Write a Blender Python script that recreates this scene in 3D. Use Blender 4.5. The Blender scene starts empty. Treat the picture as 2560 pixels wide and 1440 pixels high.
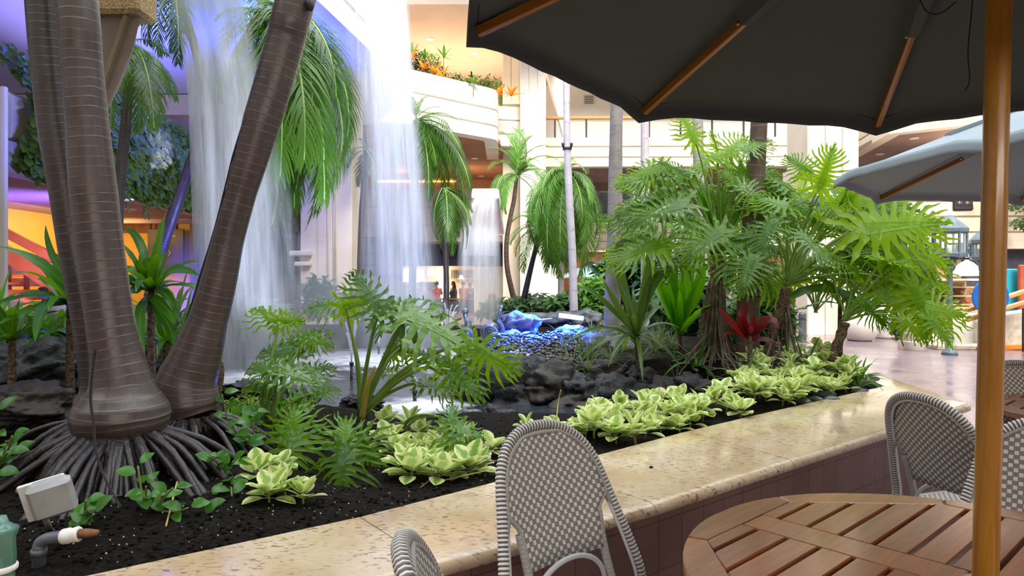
import bpy, math, random
from mathutils import Vector, Matrix, noise
from math import sin, cos, pi, radians, sqrt, atan2
random.seed(7)
SC = bpy.context.scene
COL = SC.collection
F, H, HY = 1700.0, 1.37, 700.0
def P(px, py, d): return Vector(((px-1280)/F*d, d, H-(py-HY)/F*d))
def G(px, py, z):
    d = (H-z)*F/(py-HY); return P(px, py, d)
def V(*a): return Vector(a)
UPZ = Vector((0, 0, 1))

class MB:
    def __init__(s): s.v=[]; s.f=[]; s.uv=[]; s.mi=[]
    def add(s, verts, faces, uvs=None, mi=0):
        n = len(s.v)
        s.v.extend([tuple(q) for q in verts])
        s.uv.extend(uvs if uvs else [(0.0, 0.0)]*len(verts))
        for f in faces:
            s.f.append(tuple(i+n for i in f)); s.mi.append(mi)
    def box(s, c, size, rot=None, mi=0, bev=0.0):
        c = Vector(c); hx, hy, hz = [q/2 for q in size]
        if bev > 0:
            b = min(bev, hx*.9, hy*.9, hz*.9)
            vs = []; 
            for zz, k in ((-hz, b), (-hz+b, 0), (hz-b, 0), (hz, b)):
                x, y = hx-k, hy-k
                x2, y2 = hx-k-b*.7, hy-k-b*.7
                vs += [(x2,-y,zz),(x,-y2,zz),(x,y2,zz),(x2,y,zz),(-x2,y,zz),(-x,y2,zz),(-x,-y2,zz),(-x2,-y,zz)]
            fs = [tuple(range(7,-1,-1)), tuple(range(24,32))]
            for r in range(3):
                for i in range(8):
                    j=(i+1)%8; fs.append((r*8+i, r*8+j, r*8+8+j, r*8+8+i))
        else:
            vs = [(x,y,z) for z in (-hz,hz) for y in (-hy,hy) for x in (-hx,hx)]
            fs = [(0,2,3,1),(4,5,7,6),(0,1,5,4),(2,6,7,3),(0,4,6,2),(1,3,7,5)]
        vs = [Vector(q) for q in vs]
        if rot is not None: vs = [rot @ q for q in vs]
        s.add([q+c for q in vs], fs, None, mi)
    def bar(s, a, b, w, h, up=UPZ, mi=0, bev=0.0):
        a=Vector(a); b=Vector(b); y=(b-a); L=y.length; y.normalize()
        x=y.cross(up); 
        if x.length<1e-5: x=Vector((1,0,0))
        x.normalize(); z=x.cross(y)
        m=Matrix((x,y,z)).transposed()
        s.box((a+b)/2,(w,L,h),m,mi,bev)
    def tube(s, pts, rad, seg=8, caps=True, mi=0, closed=False):
        pts=[Vector(p) for p in pts]; n=len(pts)
        if not isinstance(rad,(list,tuple)): rad=[rad]*n
        t0=(pts[1]-pts[0]).normalized()
        nrm=t0.orthogonal().normalized(); vs=[]; uv=[]; L=0
        prev=t0
        for i,p in enumerate(pts):
            if closed: t=(pts[(i+1)%n]-pts[i-1])
            else: t=(pts[min(i+1,n-1)]-pts[max(i-1,0)])
            t.normalize()
            if i: L+=(p-pts[i-1]).length
            ax=prev.cross(t)
            if ax.length>1e-6: nrm=Matrix.Rotation(prev.angle(t),3,ax) @ nrm
            nrm=(nrm-t*nrm.dot(t)).normalized(); prev=t
            b=t.cross(nrm)
            for k in range(seg):
                a=2*pi*k/seg
                vs.append(p+(nrm*cos(a)+b*sin(a))*rad[i]); uv.append((k/seg,L))
        fs=[]
        for i in range(n if closed else n-1):
            j=(i+1)%n
            for k in range(seg):
                k2=(k+1)%seg; fs.append((i*seg+k,i*seg+k2,j*seg+k2,j*seg+k))
        if caps and not closed:
            fs.append(tuple(range(seg-1,-1,-1))); fs.append(tuple((n-1)*seg+k for k in range(seg)))
        s.add(vs,fs,uv,mi)
    def lathe(s, prof, seg=24, c=(0,0,0), mi=0, axis=None, squash=(1,1)):
        vs=[];uv=[];c=Vector(c)
        for (r,z) in prof:
            for k in range(seg):
                a=2*pi*k/seg; q=Vector((r*cos(a)*squash[0],r*sin(a)*squash[1],z))
                if axis is not None: q=axis@q
                vs.append(q+c); uv.append((k/seg,z))
        fs=[]
        for i in range(len(prof)-1):
            for k in range(seg):
                k2=(k+1)%seg; fs.append((i*seg+k,i*seg+k2,i*seg+seg+k2,i*seg+seg+k))
        if prof[0][0]>1e-5: fs.append(tuple(range(seg-1,-1,-1)))
        if prof[-1][0]>1e-5: fs.append(tuple((len(prof)-1)*seg+k for k in range(seg)))
        s.add(vs,fs,uv,mi)
    def ribbon(s, pts, wid, nrm=UPZ, fold=0.0, mi=0, wave=0.0, two=True):
        """leaf-like strip: centre line, width list, V-fold depth (fraction of half width)"""
        pts=[Vector(p) for p in pts]; n=len(pts); vs=[];uv=[]
        for i,p in enumerate(pts):
            t=(pts[min(i+1,n-1)]-pts[max(i-1,0)]).normalized()
            x=t.cross(nrm)
            if x.length<1e-4: x=t.orthogonal()
            x.normalize(); z=x.cross(t); w=wid[i]/2
            wz=wave*w*sin(i*2.1); v=i/(n-1)
            vs+=[p-x*w+z*(w*fold+wz), p, p+x*w+z*(w*fold-wz)]
            uv+=[(0,v),(.5,v),(1,v)]
        fs=[]
        for i in range(n-1):
            a=i*3; fs+=[(a,a+1,a+4,a+3),(a+1,a+2,a+5,a+4)]
        s.add(vs,fs,uv,mi)
    def poly(s, pts, z0, z1, mi=0):
        """vertical prism over a ccw polygon"""
        n=len(pts); vs=[(x,y,z0) for x,y in pts]+[(x,y,z1) for x,y in pts]
        fs=[tuple(range(n-1,-1,-1)),tuple(range(n,2*n))]+[(i,(i+1)%n,n+(i+1)%n,n+i) for i in range(n)]
        s.add(vs,fs,[(p[0],p[1]) for p in pts]*2,mi)
    def sweep(s, path, prof, closed=False, mi=0):
        """path: 2-D points; prof: closed list of (offset to the left, z)"""
        n=len(path); m=len(prof); P2=[Vector((p[0],p[1])) for p in path]; vs=[];uv=[];L=0
        for i,p in enumerate(P2):
            a=P2[i]-P2[i-1] if (i or closed) else P2[1]-P2[0]
            b=P2[(i+1)%n]-P2[i] if (i<n-1 or closed) else P2[i]-P2[i-1]
            if a.length<1e-6: a=b
            a=a.normalized(); b=b.normalized()
            na=Vector((-a.y,a.x)); nb=Vector((-b.y,b.x)); k=(na+nb); k.normalize()
            sc=1/max(.4,k.dot(na))
            if i: L+=(P2[i]-P2[i-1]).length
            for (o,z) in prof:
                q=p+k*(o*sc); vs.append((q.x,q.y,z)); uv.append((L,z-o))
        fs=[]
        for i in range(n if closed else n-1):
            j=(i+1)%n
            for k in range(m):
                k2=(k+1)%m; fs.append((i*m+k,j*m+k,j*m+k2,i*m+k2))
        if not closed:
            fs.append(tuple(range(m))); fs.append(tuple((n-1)*m+k for k in range(m-1,-1,-1)))
        s.add(vs,fs,uv,mi)
    def blob(s, c, size, sub=3, amp=.25, fr=1.5, seed=0, rot=0.0, mi=0, flat=0.0, ridged=False):
        vs,fs=ico(sub); c=Vector(c); R=Matrix.Rotation(rot,3,'Z'); out=[]
        for q in vs:
            n=noise.fractal(q*fr+Vector((seed*3.1,seed*1.7,seed)),.8,2.0,4)
            if ridged: n=-abs(n)*1.4+.15+.25*noise.noise(q*fr*3+Vector((seed,0,0)))
            r=1+amp*n
            w=q*r
            if flat and w.z<-flat: w.z=-flat
            out.append(R@Vector((w.x*size[0],w.y*size[1],w.z*size[2]))+c)
        s.add(out,fs,[(q.x,q.y) for q in vs],mi)
    def mesh(s, name='m', smooth=True, mats=()):
        me=bpy.data.meshes.new(name); me.from_pydata(s.v,[],s.f)
        for m in mats: me.materials.append(m)
        uvl=me.uv_layers.new(name='UVMap')
        li=[0]*len(me.loops); me.loops.foreach_get('vertex_index',li)
        flat=[]; 
        for i in li: flat.extend(s.uv[i])
        uvl.data.foreach_set('uv',flat)
        me.polygons.foreach_set('material_index',s.mi)
        me.polygons.foreach_set('use_smooth',[smooth]*len(s.f))
        me.update(); return me
    def build(s, name, mat, parent=None, smooth=False, label=None, auto=None):
        mats=mat if isinstance(mat,(list,tuple)) else (mat,)
        me=s.mesh(name, smooth or auto is not None, mats)
        if auto is not None:
            try: me.set_sharp_from_angle(angle=radians(auto))
            except Exception: pass
        o=bpy.data.objects.new(name,me); COL.objects.link(o)
        if parent is not None: 
            o.parent=parent; o.matrix_parent_inverse=parent_inv(parent)
        if label: o['label']=label
        return o

def world_mat(o):
    m=o.matrix_basis.copy()
    if o.parent is not None: return world_mat(o.parent) @ o.matrix_parent_inverse @ m
    return m
def parent_inv(p): return world_mat(p).inverted()

_ico={}
def ico(sub):
    if sub in _ico: return _ico[sub]
    t=(1+5**.5)/2
    v=[Vector(q).normalized() for q in [(-1,t,0),(1,t,0),(-1,-t,0),(1,-t,0),(0,-1,t),(0,1,t),(0,-1,-t),(0,1,-t),(t,0,-1),(t,0,1),(-t,0,-1),(-t,0,1)]]
    f=[(0,11,5),(0,5,1),(0,1,7),(0,7,10),(0,10,11),(1,5,9),(5,11,4),(11,10,2),(10,7,6),(7,1,8),(3,9,4),(3,4,2),(3,2,6),(3,6,8),(3,8,9),(4,9,5),(2,4,11),(6,2,10),(8,6,7),(9,8,1)]
    for _ in range(sub):
        cache={};nf=[]
        def mid(a,b):
            k=(min(a,b),max(a,b))
            if k not in cache: cache[k]=len(v); v.append(((v[a]+v[b])/2).normalized())
            return cache[k]
        for a,b,c in f:
            x,y,z=mid(a,b),mid(b,c),mid(c,a); nf+=[(a,x,z),(b,y,x),(c,z,y),(x,y,z)]
        f=nf
    _ico[sub]=(v,f); return v,f

def spline(pts, n=6):
    pts=[Vector(p) for p in pts]
    if len(pts)<3:
        return [pts[0].lerp(pts[1],i/n) for i in range(n+1)]
    out=[]
    for i in range(len(pts)-1):
        p0=pts[max(i-1,0)];p1=pts[i];p2=pts[i+1];p3=pts[min(i+2,len(pts)-1)]
        for k in range(n):
            t=k/n; out.append(.5*((2*p1)+(p2-p0)*t+(2*p0-5*p1+4*p2-p3)*t*t+(3*p1-p0-3*p2+p3)*t**3))
    out.append(pts[-1]); return out
def lerplist(vals,n):
    out=[];m=len(vals)-1
    for i in range(n):
        t=i/(n-1)*m; k=min(int(t),m-1); out.append(vals[k]+(vals[k+1]-vals[k])*(t-k))
    return out

def tag(o,label=None,cat=None,group=None,kind=None):
    if label: o['label']=label
    if cat: o['category']=cat
    if group: o['group']=group
    if kind: o['kind']=kind
    return o
def empty(name,loc,label=None,cat=None,group=None,kind=None):
    o=bpy.data.objects.new(name,None); COL.objects.link(o); o.location=loc; o.empty_display_size=.1
    return tag(o,label,cat,group,kind)
def struct(o): o['kind']='structure'; return o
def put(name,me,mw,parent=None):
    """link a shared mesh at world matrix mw"""
    o=bpy.data.objects.new(name,me); COL.objects.link(o)
    if parent is not None:
        o.parent=parent; o.matrix_parent_inverse=parent_inv(parent)
    o.matrix_basis=mw
    return o
def copy_tree(o,parent=None):
    c=o.copy(); COL.objects.link(c); c.parent=parent
    for ch in list(o.children): copy_tree(ch,c)
    return c
def frame(y,up,o=(0,0,0),s=1.0):
    """matrix with local Y along y, Z near up"""
    y=Vector(y).normalized(); up=Vector(up); x=y.cross(up)
    if x.length<1e-4: x=y.orthogonal()
    x.normalize(); z=x.cross(y)
    m=Matrix((x*s,y*s,z*s)).transposed().to_4x4(); m.translation=Vector(o); return m

# ---------------------------------------------------------------- materials
class NT:
    def __init__(s,name):
        s.m=bpy.data.materials.new(name); s.m.use_nodes=True; s.t=s.m.node_tree; s.t.nodes.clear()
        s.out=s.n('ShaderNodeOutputMaterial')
    def n(s,typ,**k):
        q=s.t.nodes.new(typ)
        for a,b in k.items():
            if hasattr(q,a) and not a.startswith('i_'): setattr(q,a,b)
        return q
    def l(s,a,b): s.t.links.new(a,b)
    def coord(s,kind='Object',scale=(1,1,1)):
        c=s.n('ShaderNodeTexCoord'); m=s.n('ShaderNodeMapping'); m.inputs['Scale'].default_value=scale
        s.l(c.outputs[kind],m.inputs[0]); return m.outputs[0]
    def noise(s,co,scale=5,detail=3,rough=.55,dist=0):
        q=s.n('ShaderNodeTexNoise'); q.inputs['Scale'].default_value=scale; q.inputs['Detail'].default_value=detail
        q.inputs['Roughness'].default_value=rough; q.inputs['Distortion'].default_value=dist; s.l(co,q.inputs['Vector']); return q.outputs['Fac']
    def ramp(s,fac,stops,interp='LINEAR'):
        q=s.n('ShaderNodeValToRGB'); q.color_ramp.interpolation=interp
        while len(q.color_ramp.elements)<len(stops): q.color_ramp.elements.new(.5)
        for e,(p,c) in zip(q.color_ramp.elements,stops):
            e.position=p; e.color=c if len(c)==4 else (*c,1)
        s.l(fac,q.inputs[0]); return q.outputs[0]
    def mix(s,fac,a,b,mode='MIX'):
        q=s.n('ShaderNodeMix'); q.data_type='RGBA'; q.blend_type=mode
        for i,x in ((0,fac),(6,a),(7,b)):
            if hasattr(x,'links'): s.l(x,q.inputs[i])
            else: q.inputs[i].default_value = x if i==0 else ((*x,1) if len(x)==3 else x)
        return q.outputs[2]
    def math(s,op,a,b=0.0,c=None):
        q=s.n('ShaderNodeMath'); q.operation=op
        for i,x in enumerate((a,b) if c is None else (a,b,c)):
            if hasattr(x,'links'): s.l(x,q.inputs[i])
            else: q.inputs[i].default_value=x
        return q.outputs[0]
    def bsdf(s,col,rough=.5,metal=0,spec=.5,bump=None,bstr=.3,bdist=.01,coat=0):
        b=s.n('ShaderNodeBsdfPrincipled')
        for nm,x in (('Base Color',col),('Roughness',rough),('Metallic',metal),('Specular IOR Level',spec)):
            if hasattr(x,'links'): s.l(x,b.inputs[nm])
            else: b.inputs[nm].default_value=(*x,1) if nm=='Base Color' and len(x)==3 else x
        if coat: b.inputs['Coat Weight'].default_value=coat; b.inputs['Coat Roughness'].default_value=.1
        if bump is not None:
            q=s.n('ShaderNodeBump'); q.inputs['Strength'].default_value=bstr; q.inputs['Distance'].default_value=bdist
            s.l(bump,q.inputs['Height']); s.l(q.outputs[0],b.inputs['Normal'])
        return b
    def done(s,sh):
        s.l(sh.outputs[0] if hasattr(sh,'outputs') else sh, s.out.inputs[0]); return s.m

def M_noise(name,c1,c2,rough=.6,scale=4,detail=4,bstr=.2,bdist=.01,metal=0,spec=.4,lo=.35,hi=.65,kind='Object',sc=(1,1,1),coat=0):
    t=NT(name); co=t.coord(kind,sc); n=t.noise(co,scale,detail)
    c=t.ramp(n,[(lo,c1),(hi,c2)])
    return t.done(t.bsdf(c,rough,metal,spec,n,bstr,bdist,coat))
def M_glow(name,col,strength):
    t=NT(name); e=t.n('ShaderNodeEmission'); e.inputs[0].default_value=(*col,1); e.inputs[1].default_value=strength
    return t.done(e)
def M_leaf(name,dark,light,rough=.35,trans=.45,vein=None,edge=None,tint=(.45,.75,.08),var=.35):
    t=NT(name); uv=t.n('ShaderNodeTexCoord'); sep=t.n('ShaderNodeSeparateXYZ'); t.l(uv.outputs['UV'],sep.inputs[0])
    oi=t.n('ShaderNodeObjectInfo'); co=t.coord('Object',(1,1,1)); n=t.noise(co,7,2)
    f=t.math('ADD',t.math('MULTIPLY',oi.outputs['Random'],var*1.4),t.math('MULTIPLY',n,1-var))
    c=t.ramp(f,[(.25,dark),(.8,light)])
    if edge is not None:   # pale margins, green heart (across-leaf u)
        e=t.math('ABSOLUTE',t.math('SUBTRACT',sep.outputs[0],.5))
        n2=t.noise(co,38,3,.6); e=t.math('ADD',t.math('MULTIPLY',e,2.0),t.math('MULTIPLY',t.math('SUBTRACT',n2,.5),1.5))
        k=t.ramp(e,[(.32,(0,0,0)),(.62,(1,1,1))]); c=t.mix(k,c,edge)
    if vein is not None:
        e=t.math('ABSOLUTE',t.math('SUBTRACT',sep.outputs[0],.5)); k=t.ramp(e,[(.02,(1,1,1)),(.07,(0,0,0))]); c=t.mix(k,c,vein)
    b=t.bsdf(c,rough,0,.36,n,.12,.003)
    tr=t.n('ShaderNodeBsdfTranslucent'); t.l(t.mix(.55,c,tint),tr.inputs[0])
    mx=t.n('ShaderNodeMixShader'); mx.inputs[0].default_value=trans
    t.l(b.outputs[0],mx.inputs[1]); t.l(tr.outputs[0],mx.inputs[2]); return t.done(mx)
def M_water_sheet(name,col,alpha,streak=(40,40,1.2),lo=.35,hi=.7,amin=.05,rough=.15,fadeuv=True,scale=1.0,soft=.0):
    """falling water: streaks along the fall, thinning with the UV v coordinate (0 lip .. 1 foot)"""
    t=NT(name); co=t.coord('Object',streak); n=t.noise(co,scale,5,.65); n2=t.noise(t.coord('Object',(streak[0]*.18,streak[1]*.18,streak[2]*.5)),scale,2)
    uv=t.n('ShaderNodeTexCoord'); sep=t.n('ShaderNodeSeparateXYZ'); t.l(uv.outputs['UV'],sep.inputs[0])
    k=t.ramp(t.math('ADD',t.math('MULTIPLY',n,.6),t.math('MULTIPLY',n2,.4)),[(lo,(amin,)*3),(hi,(1,1,1))])
    a=t.math('MULTIPLY',k,alpha)
    if fadeuv:
        v=t.ramp(sep.outputs[1],[(0,(1-soft,)*3),(.14,(1,)*3),(.42,(.72,)*3),(1,(.26,)*3)]); a=t.math('MULTIPLY',a,v)
        e=t.ramp(sep.outputs[0],[(0,(0,)*3),(.18,(1,)*3),(.82,(1,)*3),(1,(0,)*3)]); a=t.math('MULTIPLY',a,e)
    d=t.bsdf(col,rough,0,.6); tr=t.n('ShaderNodeBsdfTranslucent'); tr.inputs[0].default_value=(*col,1)
    m0=t.n('ShaderNodeMixShader'); m0.inputs[0].default_value=.5; t.l(d.outputs[0],m0.inputs[1]); t.l(tr.outputs[0],m0.inputs[2])
    tp=t.n('ShaderNodeBsdfTransparent'); mx=t.n('ShaderNodeMixShader'); t.l(a,mx.inputs[0]); t.l(tp.outputs[0],mx.inputs[1]); t.l(m0.outputs[0],mx.inputs[2])
    return t.done(mx)
def M_wood(name,c1,c2,axis='X',sc=1.0,rough=.35,coat=.2,kind='Object'):
    t=NT(name); s={'X':(1.5*sc,22*sc,22*sc),'Y':(22*sc,1.5*sc,22*sc),'Z':(22*sc,22*sc,1.5*sc)}[axis]
    n=t.noise(t.coord(kind,s),2.2,5,.6,.6); n2=t.noise(t.coord(kind,(s[0]*4,s[1]*4,s[2]*4)),2,2)
    oi=t.n('ShaderNodeObjectInfo')
    f=t.math('ADD',t.math('ADD',t.math('MULTIPLY',n,.7),t.math('MULTIPLY',n2,.25)),t.math('MULTIPLY',t.math('SUBTRACT',oi.outputs['Random'],.5),.2))
    c=t.ramp(f,[(.3,c1),(.68,c2)])
    return t.done(t.bsdf(c,rough,0,.5,n2,.12,.002,coat))
# ---------------------------------------------------------------- palette
m_cream=M_noise('cream_concrete',(.70,.62,.47),(.80,.73,.59),.75,1.2,5,.15,.01)
m_cream2=M_noise('white_painted_concrete',(.80,.76,.68),(.88,.85,.79),.7,1.0,4,.1,.01)
m_cream3=M_noise('warm_cream_siding',(.78,.69,.50),(.86,.78,.60),.7,1.0,4,.1,.01)
m_pebble=M_noise('pebbled_concrete',(.30,.20,.09),(.62,.47,.24),.85,55,3,1.0,.02)
m_taupe=M_noise('taupe_soffit',(.20,.155,.13),(.27,.215,.18),.8,2,3,.1,.01)
m_groove=M_noise('groove_shadow_joint',(.20,.16,.10),(.26,.20,.13),.9,5,2,0,.01)
m_peach=M_noise('peach_ceiling',(.62,.43,.28),(.68,.48,.32),.8,1,2,.05,.01)
m_rust=M_noise('rust_brown_ceiling',(.34,.17,.09),(.40,.21,.12),.8,1,2,.05,.01)
m_mauve=M_noise('mauve_ceiling',(.40,.30,.30),(.46,.35,.34),.8,1,2,.05,.01)
m_whitec=M_noise('white_ceiling',(.70,.70,.72),(.75,.75,.77),.8,1,2,.05,.01)
m_brownc=M_noise('brown_soffit',(.24,.17,.14),(.30,.21,.17),.8,1,2,.05,.01)
m_yellow=M_noise('yellow_wall',(.80,.50,.10),(.86,.56,.14),.7,1,2,.05,.01)
m_slate=M_noise('dark_slate_panel',(.05,.055,.07),(.09,.095,.11),.4,3,4,.2,.01)
m_navy=M_noise('navy_fascia',(.02,.025,.05),(.035,.04,.08),.5,3,4,.1,.01)
m_orange=M_noise('orange_painted_rail',(.72,.20,.02),(.80,.26,.03),.45,3,3,.05,.01)
m_handrail=M_wood('oak_handrail',(.55,.24,.07),(.75,.38,.13),'X',.5,.35)
m_brownwood=M_noise('brown_wood_post',(.16,.07,.04),(.26,.12,.07),.5,6,4,.2,.01,sc=(4,4,.5))
m_crate=M_noise('pale_crate_board',(.42,.28,.14),(.55,.38,.20),.7,8,3,.2,.01)
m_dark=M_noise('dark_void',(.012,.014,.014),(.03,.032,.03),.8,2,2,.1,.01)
m_warmwall=M_noise('warm_beige_wall',(.62,.46,.30),(.72,.55,.38),.7,2,3,.1,.01)
m_glassp=NT('balcony_glass'); _b=m_glassp.bsdf((.75,.85,.82),.05,0,.5); _t=m_glassp.n('ShaderNodeBsdfTransparent'); _t.inputs[0].default_value=(.93,.97,.95,1)
_x=m_glassp.n('ShaderNodeMixShader'); _x.inputs[0].default_value=.25; m_glassp.l(_t.outputs[0],_x.inputs[1]); m_glassp.l(_b.outputs[0],_x.inputs[2]); m_glass=m_glassp.done(_x)
m_black=M_noise('black_metal',(.012,.012,.013),(.03,.03,.032),.4,20,2,.1,.002)
m_lamp=M_glow('downlight_glow',(1,.80,.55),22)
m_lampw=M_glow('warm_lamp_glow',(1,.62,.25),14)
m_strip=M_glow('amber_strip_glow',(1,.45,.10),9)
m_led=M_glow('blue_led_tube',(.55,.68,1),30)
m_spot_rim=M_noise('white_trim_ring',(.7,.65,.6),(.8,.75,.7),.5,5,2,0,.01)
# paving: purple brown glazed tiles, wet
t=NT('wet_floor_tiles'); co=t.coord('Object',(1,1,1)); br=t.n('ShaderNodeTexBrick'); mp=t.n('ShaderNodeMapping'); mp.inputs['Rotation'].default_value=(0,0,radians(40)); t.l(co,mp.inputs[0]); t.l(mp.outputs[0],br.inputs[0])
br.offset=.5; br.inputs['Scale'].default_value=1.0; br.inputs['Brick Width'].default_value=.30; br.inputs['Row Height'].default_value=.15; br.inputs['Mortar Size'].default_value=.004
br.inputs['Color1'].default_value=(.16,.11,.13,1); br.inputs['Color2'].default_value=(.21,.14,.155,1); br.inputs['Mortar'].default_value=(.30,.27,.27,1); br.inputs['Mortar Smooth'].default_value=.2
n=t.noise(co,2.0,4); c=t.mix(.35,br.outputs[0],t.ramp(n,[(.3,(.13,.09,.11)),(.7,(.27,.19,.20))]))
rg=t.ramp(t.noise(co,1.3,3),[(.35,(.13,)*3),(.65,(.30,)*3)])
m_floor=t.done(t.bsdf(c,rg,0,.6,t.math('ADD',t.math('MULTIPLY',br.outputs['Fac'],-.6),t.math('MULTIPLY',t.noise(co,9,2),.5)),.25,.006))
# planter face: upright terracotta tiles (uv: u along the wall, v height)
t=NT('brown_face_tiles'); co=t.coord('UV',(1,1,1)); br=t.n('ShaderNodeTexBrick'); t.l(co,br.inputs[0]); br.offset=.0; br.squash=1
br.inputs['Scale'].default_value=1; br.inputs['Brick Width'].default_value=.148; br.inputs['Row Height'].default_value=.20; br.inputs['Mortar Size'].default_value=.0028
br.inputs['Color1'].default_value=(.17,.085,.062,1); br.inputs['Color2'].default_value=(.235,.125,.10,1); br.inputs['Mortar'].default_value=(.045,.03,.025,1); br.inputs['Bias'].default_value=0
n=t.noise(t.coord('Object'),6,4); c=t.mix(.35,br.outputs[0],t.ramp(n,[(.3,(.12,.06,.048)),(.7,(.25,.13,.105))]))
m_face=t.done(t.bsdf(c,.42,0,.5,t.math('MULTIPLY',br.outputs['Fac'],-1),.6,.006))
# travertine / coral coping
t=NT('speckled_stone_coping'); co=t.coord('Object'); n1=t.noise(co,2.2,5,.6); base=t.ramp(n1,[(.28,(.42,.28,.15)),(.5,(.56,.42,.27)),(.72,(.65,.54,.41))])
# pits stretched along slab
mp=t.n('ShaderNodeMapping'); mp.inputs['Rotation'].default_value=(0,0,radians(-38)); mp.inputs['Scale'].default_value=(30,75,50); cc=t.n('ShaderNodeTexCoord'); t.l(cc.outputs['Object'],mp.inputs[0])
n2=t.noise(mp.outputs[0],1.0,2,.5,.3); pit=t.ramp(n2,[(.575,(0,)*3),(.63,(1,)*3)])
n3=t.noise(co,5,3,.6); gate=t.ramp(n3,[(.38,(.15,)*3),(.55,(1,)*3)]); pf=t.math('MULTIPLY',pit,gate)
stain=t.ramp(t.noise(co,3.2,4,.65,.4),[(.56,(0,)*3),(.72,(1,)*3)])
c=t.mix(t.math('MULTIPLY',stain,.7),base,(.30,.17,.07)); c=t.mix(t.math('MULTIPLY',pf,.8),c,(.16,.085,.035))
rr=t.ramp(t.noise(co,1.7,3),[(.4,(.09,)*3),(.6,(.24,)*3)])
m_coping=t.done(t.bsdf(c,rr,0,.55,t.math('ADD',t.math('MULTIPLY',pf,-1),t.math('MULTIPLY',t.noise(co,4,2),.3)),.3,.004,.35))
m_soil=M_noise('black_garden_soil',(.004,.0035,.003),(.022,.016,.013),.95,60,5,1.0,.02,spec=.12,lo=.4,hi=.75)
m_crumb=M_noise('soil_crumb',(.01,.008,.006),(.05,.035,.025),.9,40,3,1,.01)
m_chip=M_noise('pale_grit',(.35,.3,.25),(.5,.45,.4),.9,40,3,1,.01)
m_rock=M_noise('black_lava_rock',(.006,.0065,.008),(.050,.053,.060),.55,9,9,1.0,.05,lo=.3,hi=.8)
m_rock2=M_noise('brown_lava_rock',(.011,.009,.008),(.062,.052,.046),.6,8,8,1.0,.04,lo=.3,hi=.8)
m_rockg=M_noise('grey_pond_rock',(.025,.028,.035),(.12,.125,.14),.5,6,7,.9,.04)
m_pebbleb=M_noise('dark_river_pebble',(.03,.032,.035),(.09,.092,.10),.35,4,3,.2,.01)
# trunks (UV v = metres along)
def M_trunk(name,c1,c2,ring,freq,rough=.33,ringw=.10,green=None):
    t=NT(name); uv=t.n('ShaderNodeTexCoord'); sep=t.n('ShaderNodeSeparateXYZ'); t.l(uv.outputs['UV'],sep.inputs[0])
    n=t.noise(t.coord('Object',(1,1,1)),9,5,.6); nl=t.noise(t.coord('Object',(3,3,3)),1,2)
    v=t.math('ADD',t.math('MULTIPLY',sep.outputs[1],freq),t.math('MULTIPLY',nl,1.1))
    fr=t.math('FRACT',v); d=t.math('ABSOLUTE',t.math('SUBTRACT',fr,.5))
    line=t.ramp(d,[(0,(1,)*3),(ringw*.5,(.55,)*3),(ringw,(0,)*3)])
    line=t.math('MULTIPLY',line,t.ramp(t.noise(t.coord('Object',(6,6,6)),2,2),[(.35,(.15,)*3),(.6,(1,)*3)]))
    fib=t.noise(t.coord('Object',(70,70,5)),1,3)
    c=t.ramp(t.math('ADD',t.math('MULTIPLY',n,.6),t.math('MULTIPLY',fib,.4)),[(.3,c1),(.7,c2)]); c=t.mix(t.math('MULTIPLY',line,.75),c,ring)
    h=t.math('ADD',t.math('MULTIPLY',fr,.5),t.math('ADD',t.math('MULTIPLY',line,.4),t.math('MULTIPLY',fib,.15)))
    return t.done(t.bsdf(c,rough,0,.55,h,.35,.008))
m_trunk=M_trunk('ringed_brown_trunk',(.038,.026,.024),(.090,.063,.056),(.150,.112,.100),25)
m_trunk2=M_trunk('ringed_dark_trunk',(.026,.018,.018),(.062,.044,.042),(.10,.075,.072),26)
m_trunkg=M_trunk('grey_palm_trunk',(.20,.175,.175),(.36,.33,.33),(.10,.09,.09),9,.6,.05)
m_trunkw=M_trunk('pale_grey_palm_trunk',(.38,.34,.36),(.56,.52,.54),(.15,.13,.13),3,.6,.03)
m_trunkb=M_trunk('rough_brown_palm_trunk',(.045,.026,.018),(.13,.08,.055),(.20,.15,.12),9,.6,.08)
m_root=M_trunk('dark_palm_root',(.006,.004,.005),(.026,.017,.019),(.05,.038,.038),22,.45,.1)
m_aroot=M_noise('pale_aerial_root',(.09,.06,.045),(.20,.15,.12),.7,12,3,.4,.01)
m_stub=M_noise('scaly_brown_stem',(.03,.017,.011),(.19,.12,.075),.7,45,4,1.0,.02)
# leaves
m_sell=M_leaf('philodendron_leaf',(.028,.095,.002),(.12,.28,.003),.15,.5,tint=(.55,.85,.0))
m_sellL=M_leaf('young_philodendron_leaf',(.12,.27,.003),(.27,.46,.005),.2,.6,tint=(.62,.88,.0))
m_sellP=M_leaf('pale_glossy_philodendron_leaf',(.06,.16,.03),(.15,.29,.05),.12,.35,tint=(.4,.62,.06))
m_petiole=M_noise('green_petiole',(.16,.27,.05),(.27,.38,.10),.35,6,2,.1,.01)
m_petioleY=M_noise('yellow_dying_petiole',(.45,.33,.08),(.55,.42,.12),.5,10,3,.2,.01)
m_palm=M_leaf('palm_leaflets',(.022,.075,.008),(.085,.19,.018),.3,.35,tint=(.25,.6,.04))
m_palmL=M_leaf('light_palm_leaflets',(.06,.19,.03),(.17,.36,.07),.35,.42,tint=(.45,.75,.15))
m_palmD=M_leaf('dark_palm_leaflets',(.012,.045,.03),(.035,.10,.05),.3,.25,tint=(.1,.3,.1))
m_ti=M_leaf('broad_strap_leaf',(.012,.07,.008),(.05,.18,.015),.25,.35,vein=(.09,.24,.03),tint=(.3,.65,.0))
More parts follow.
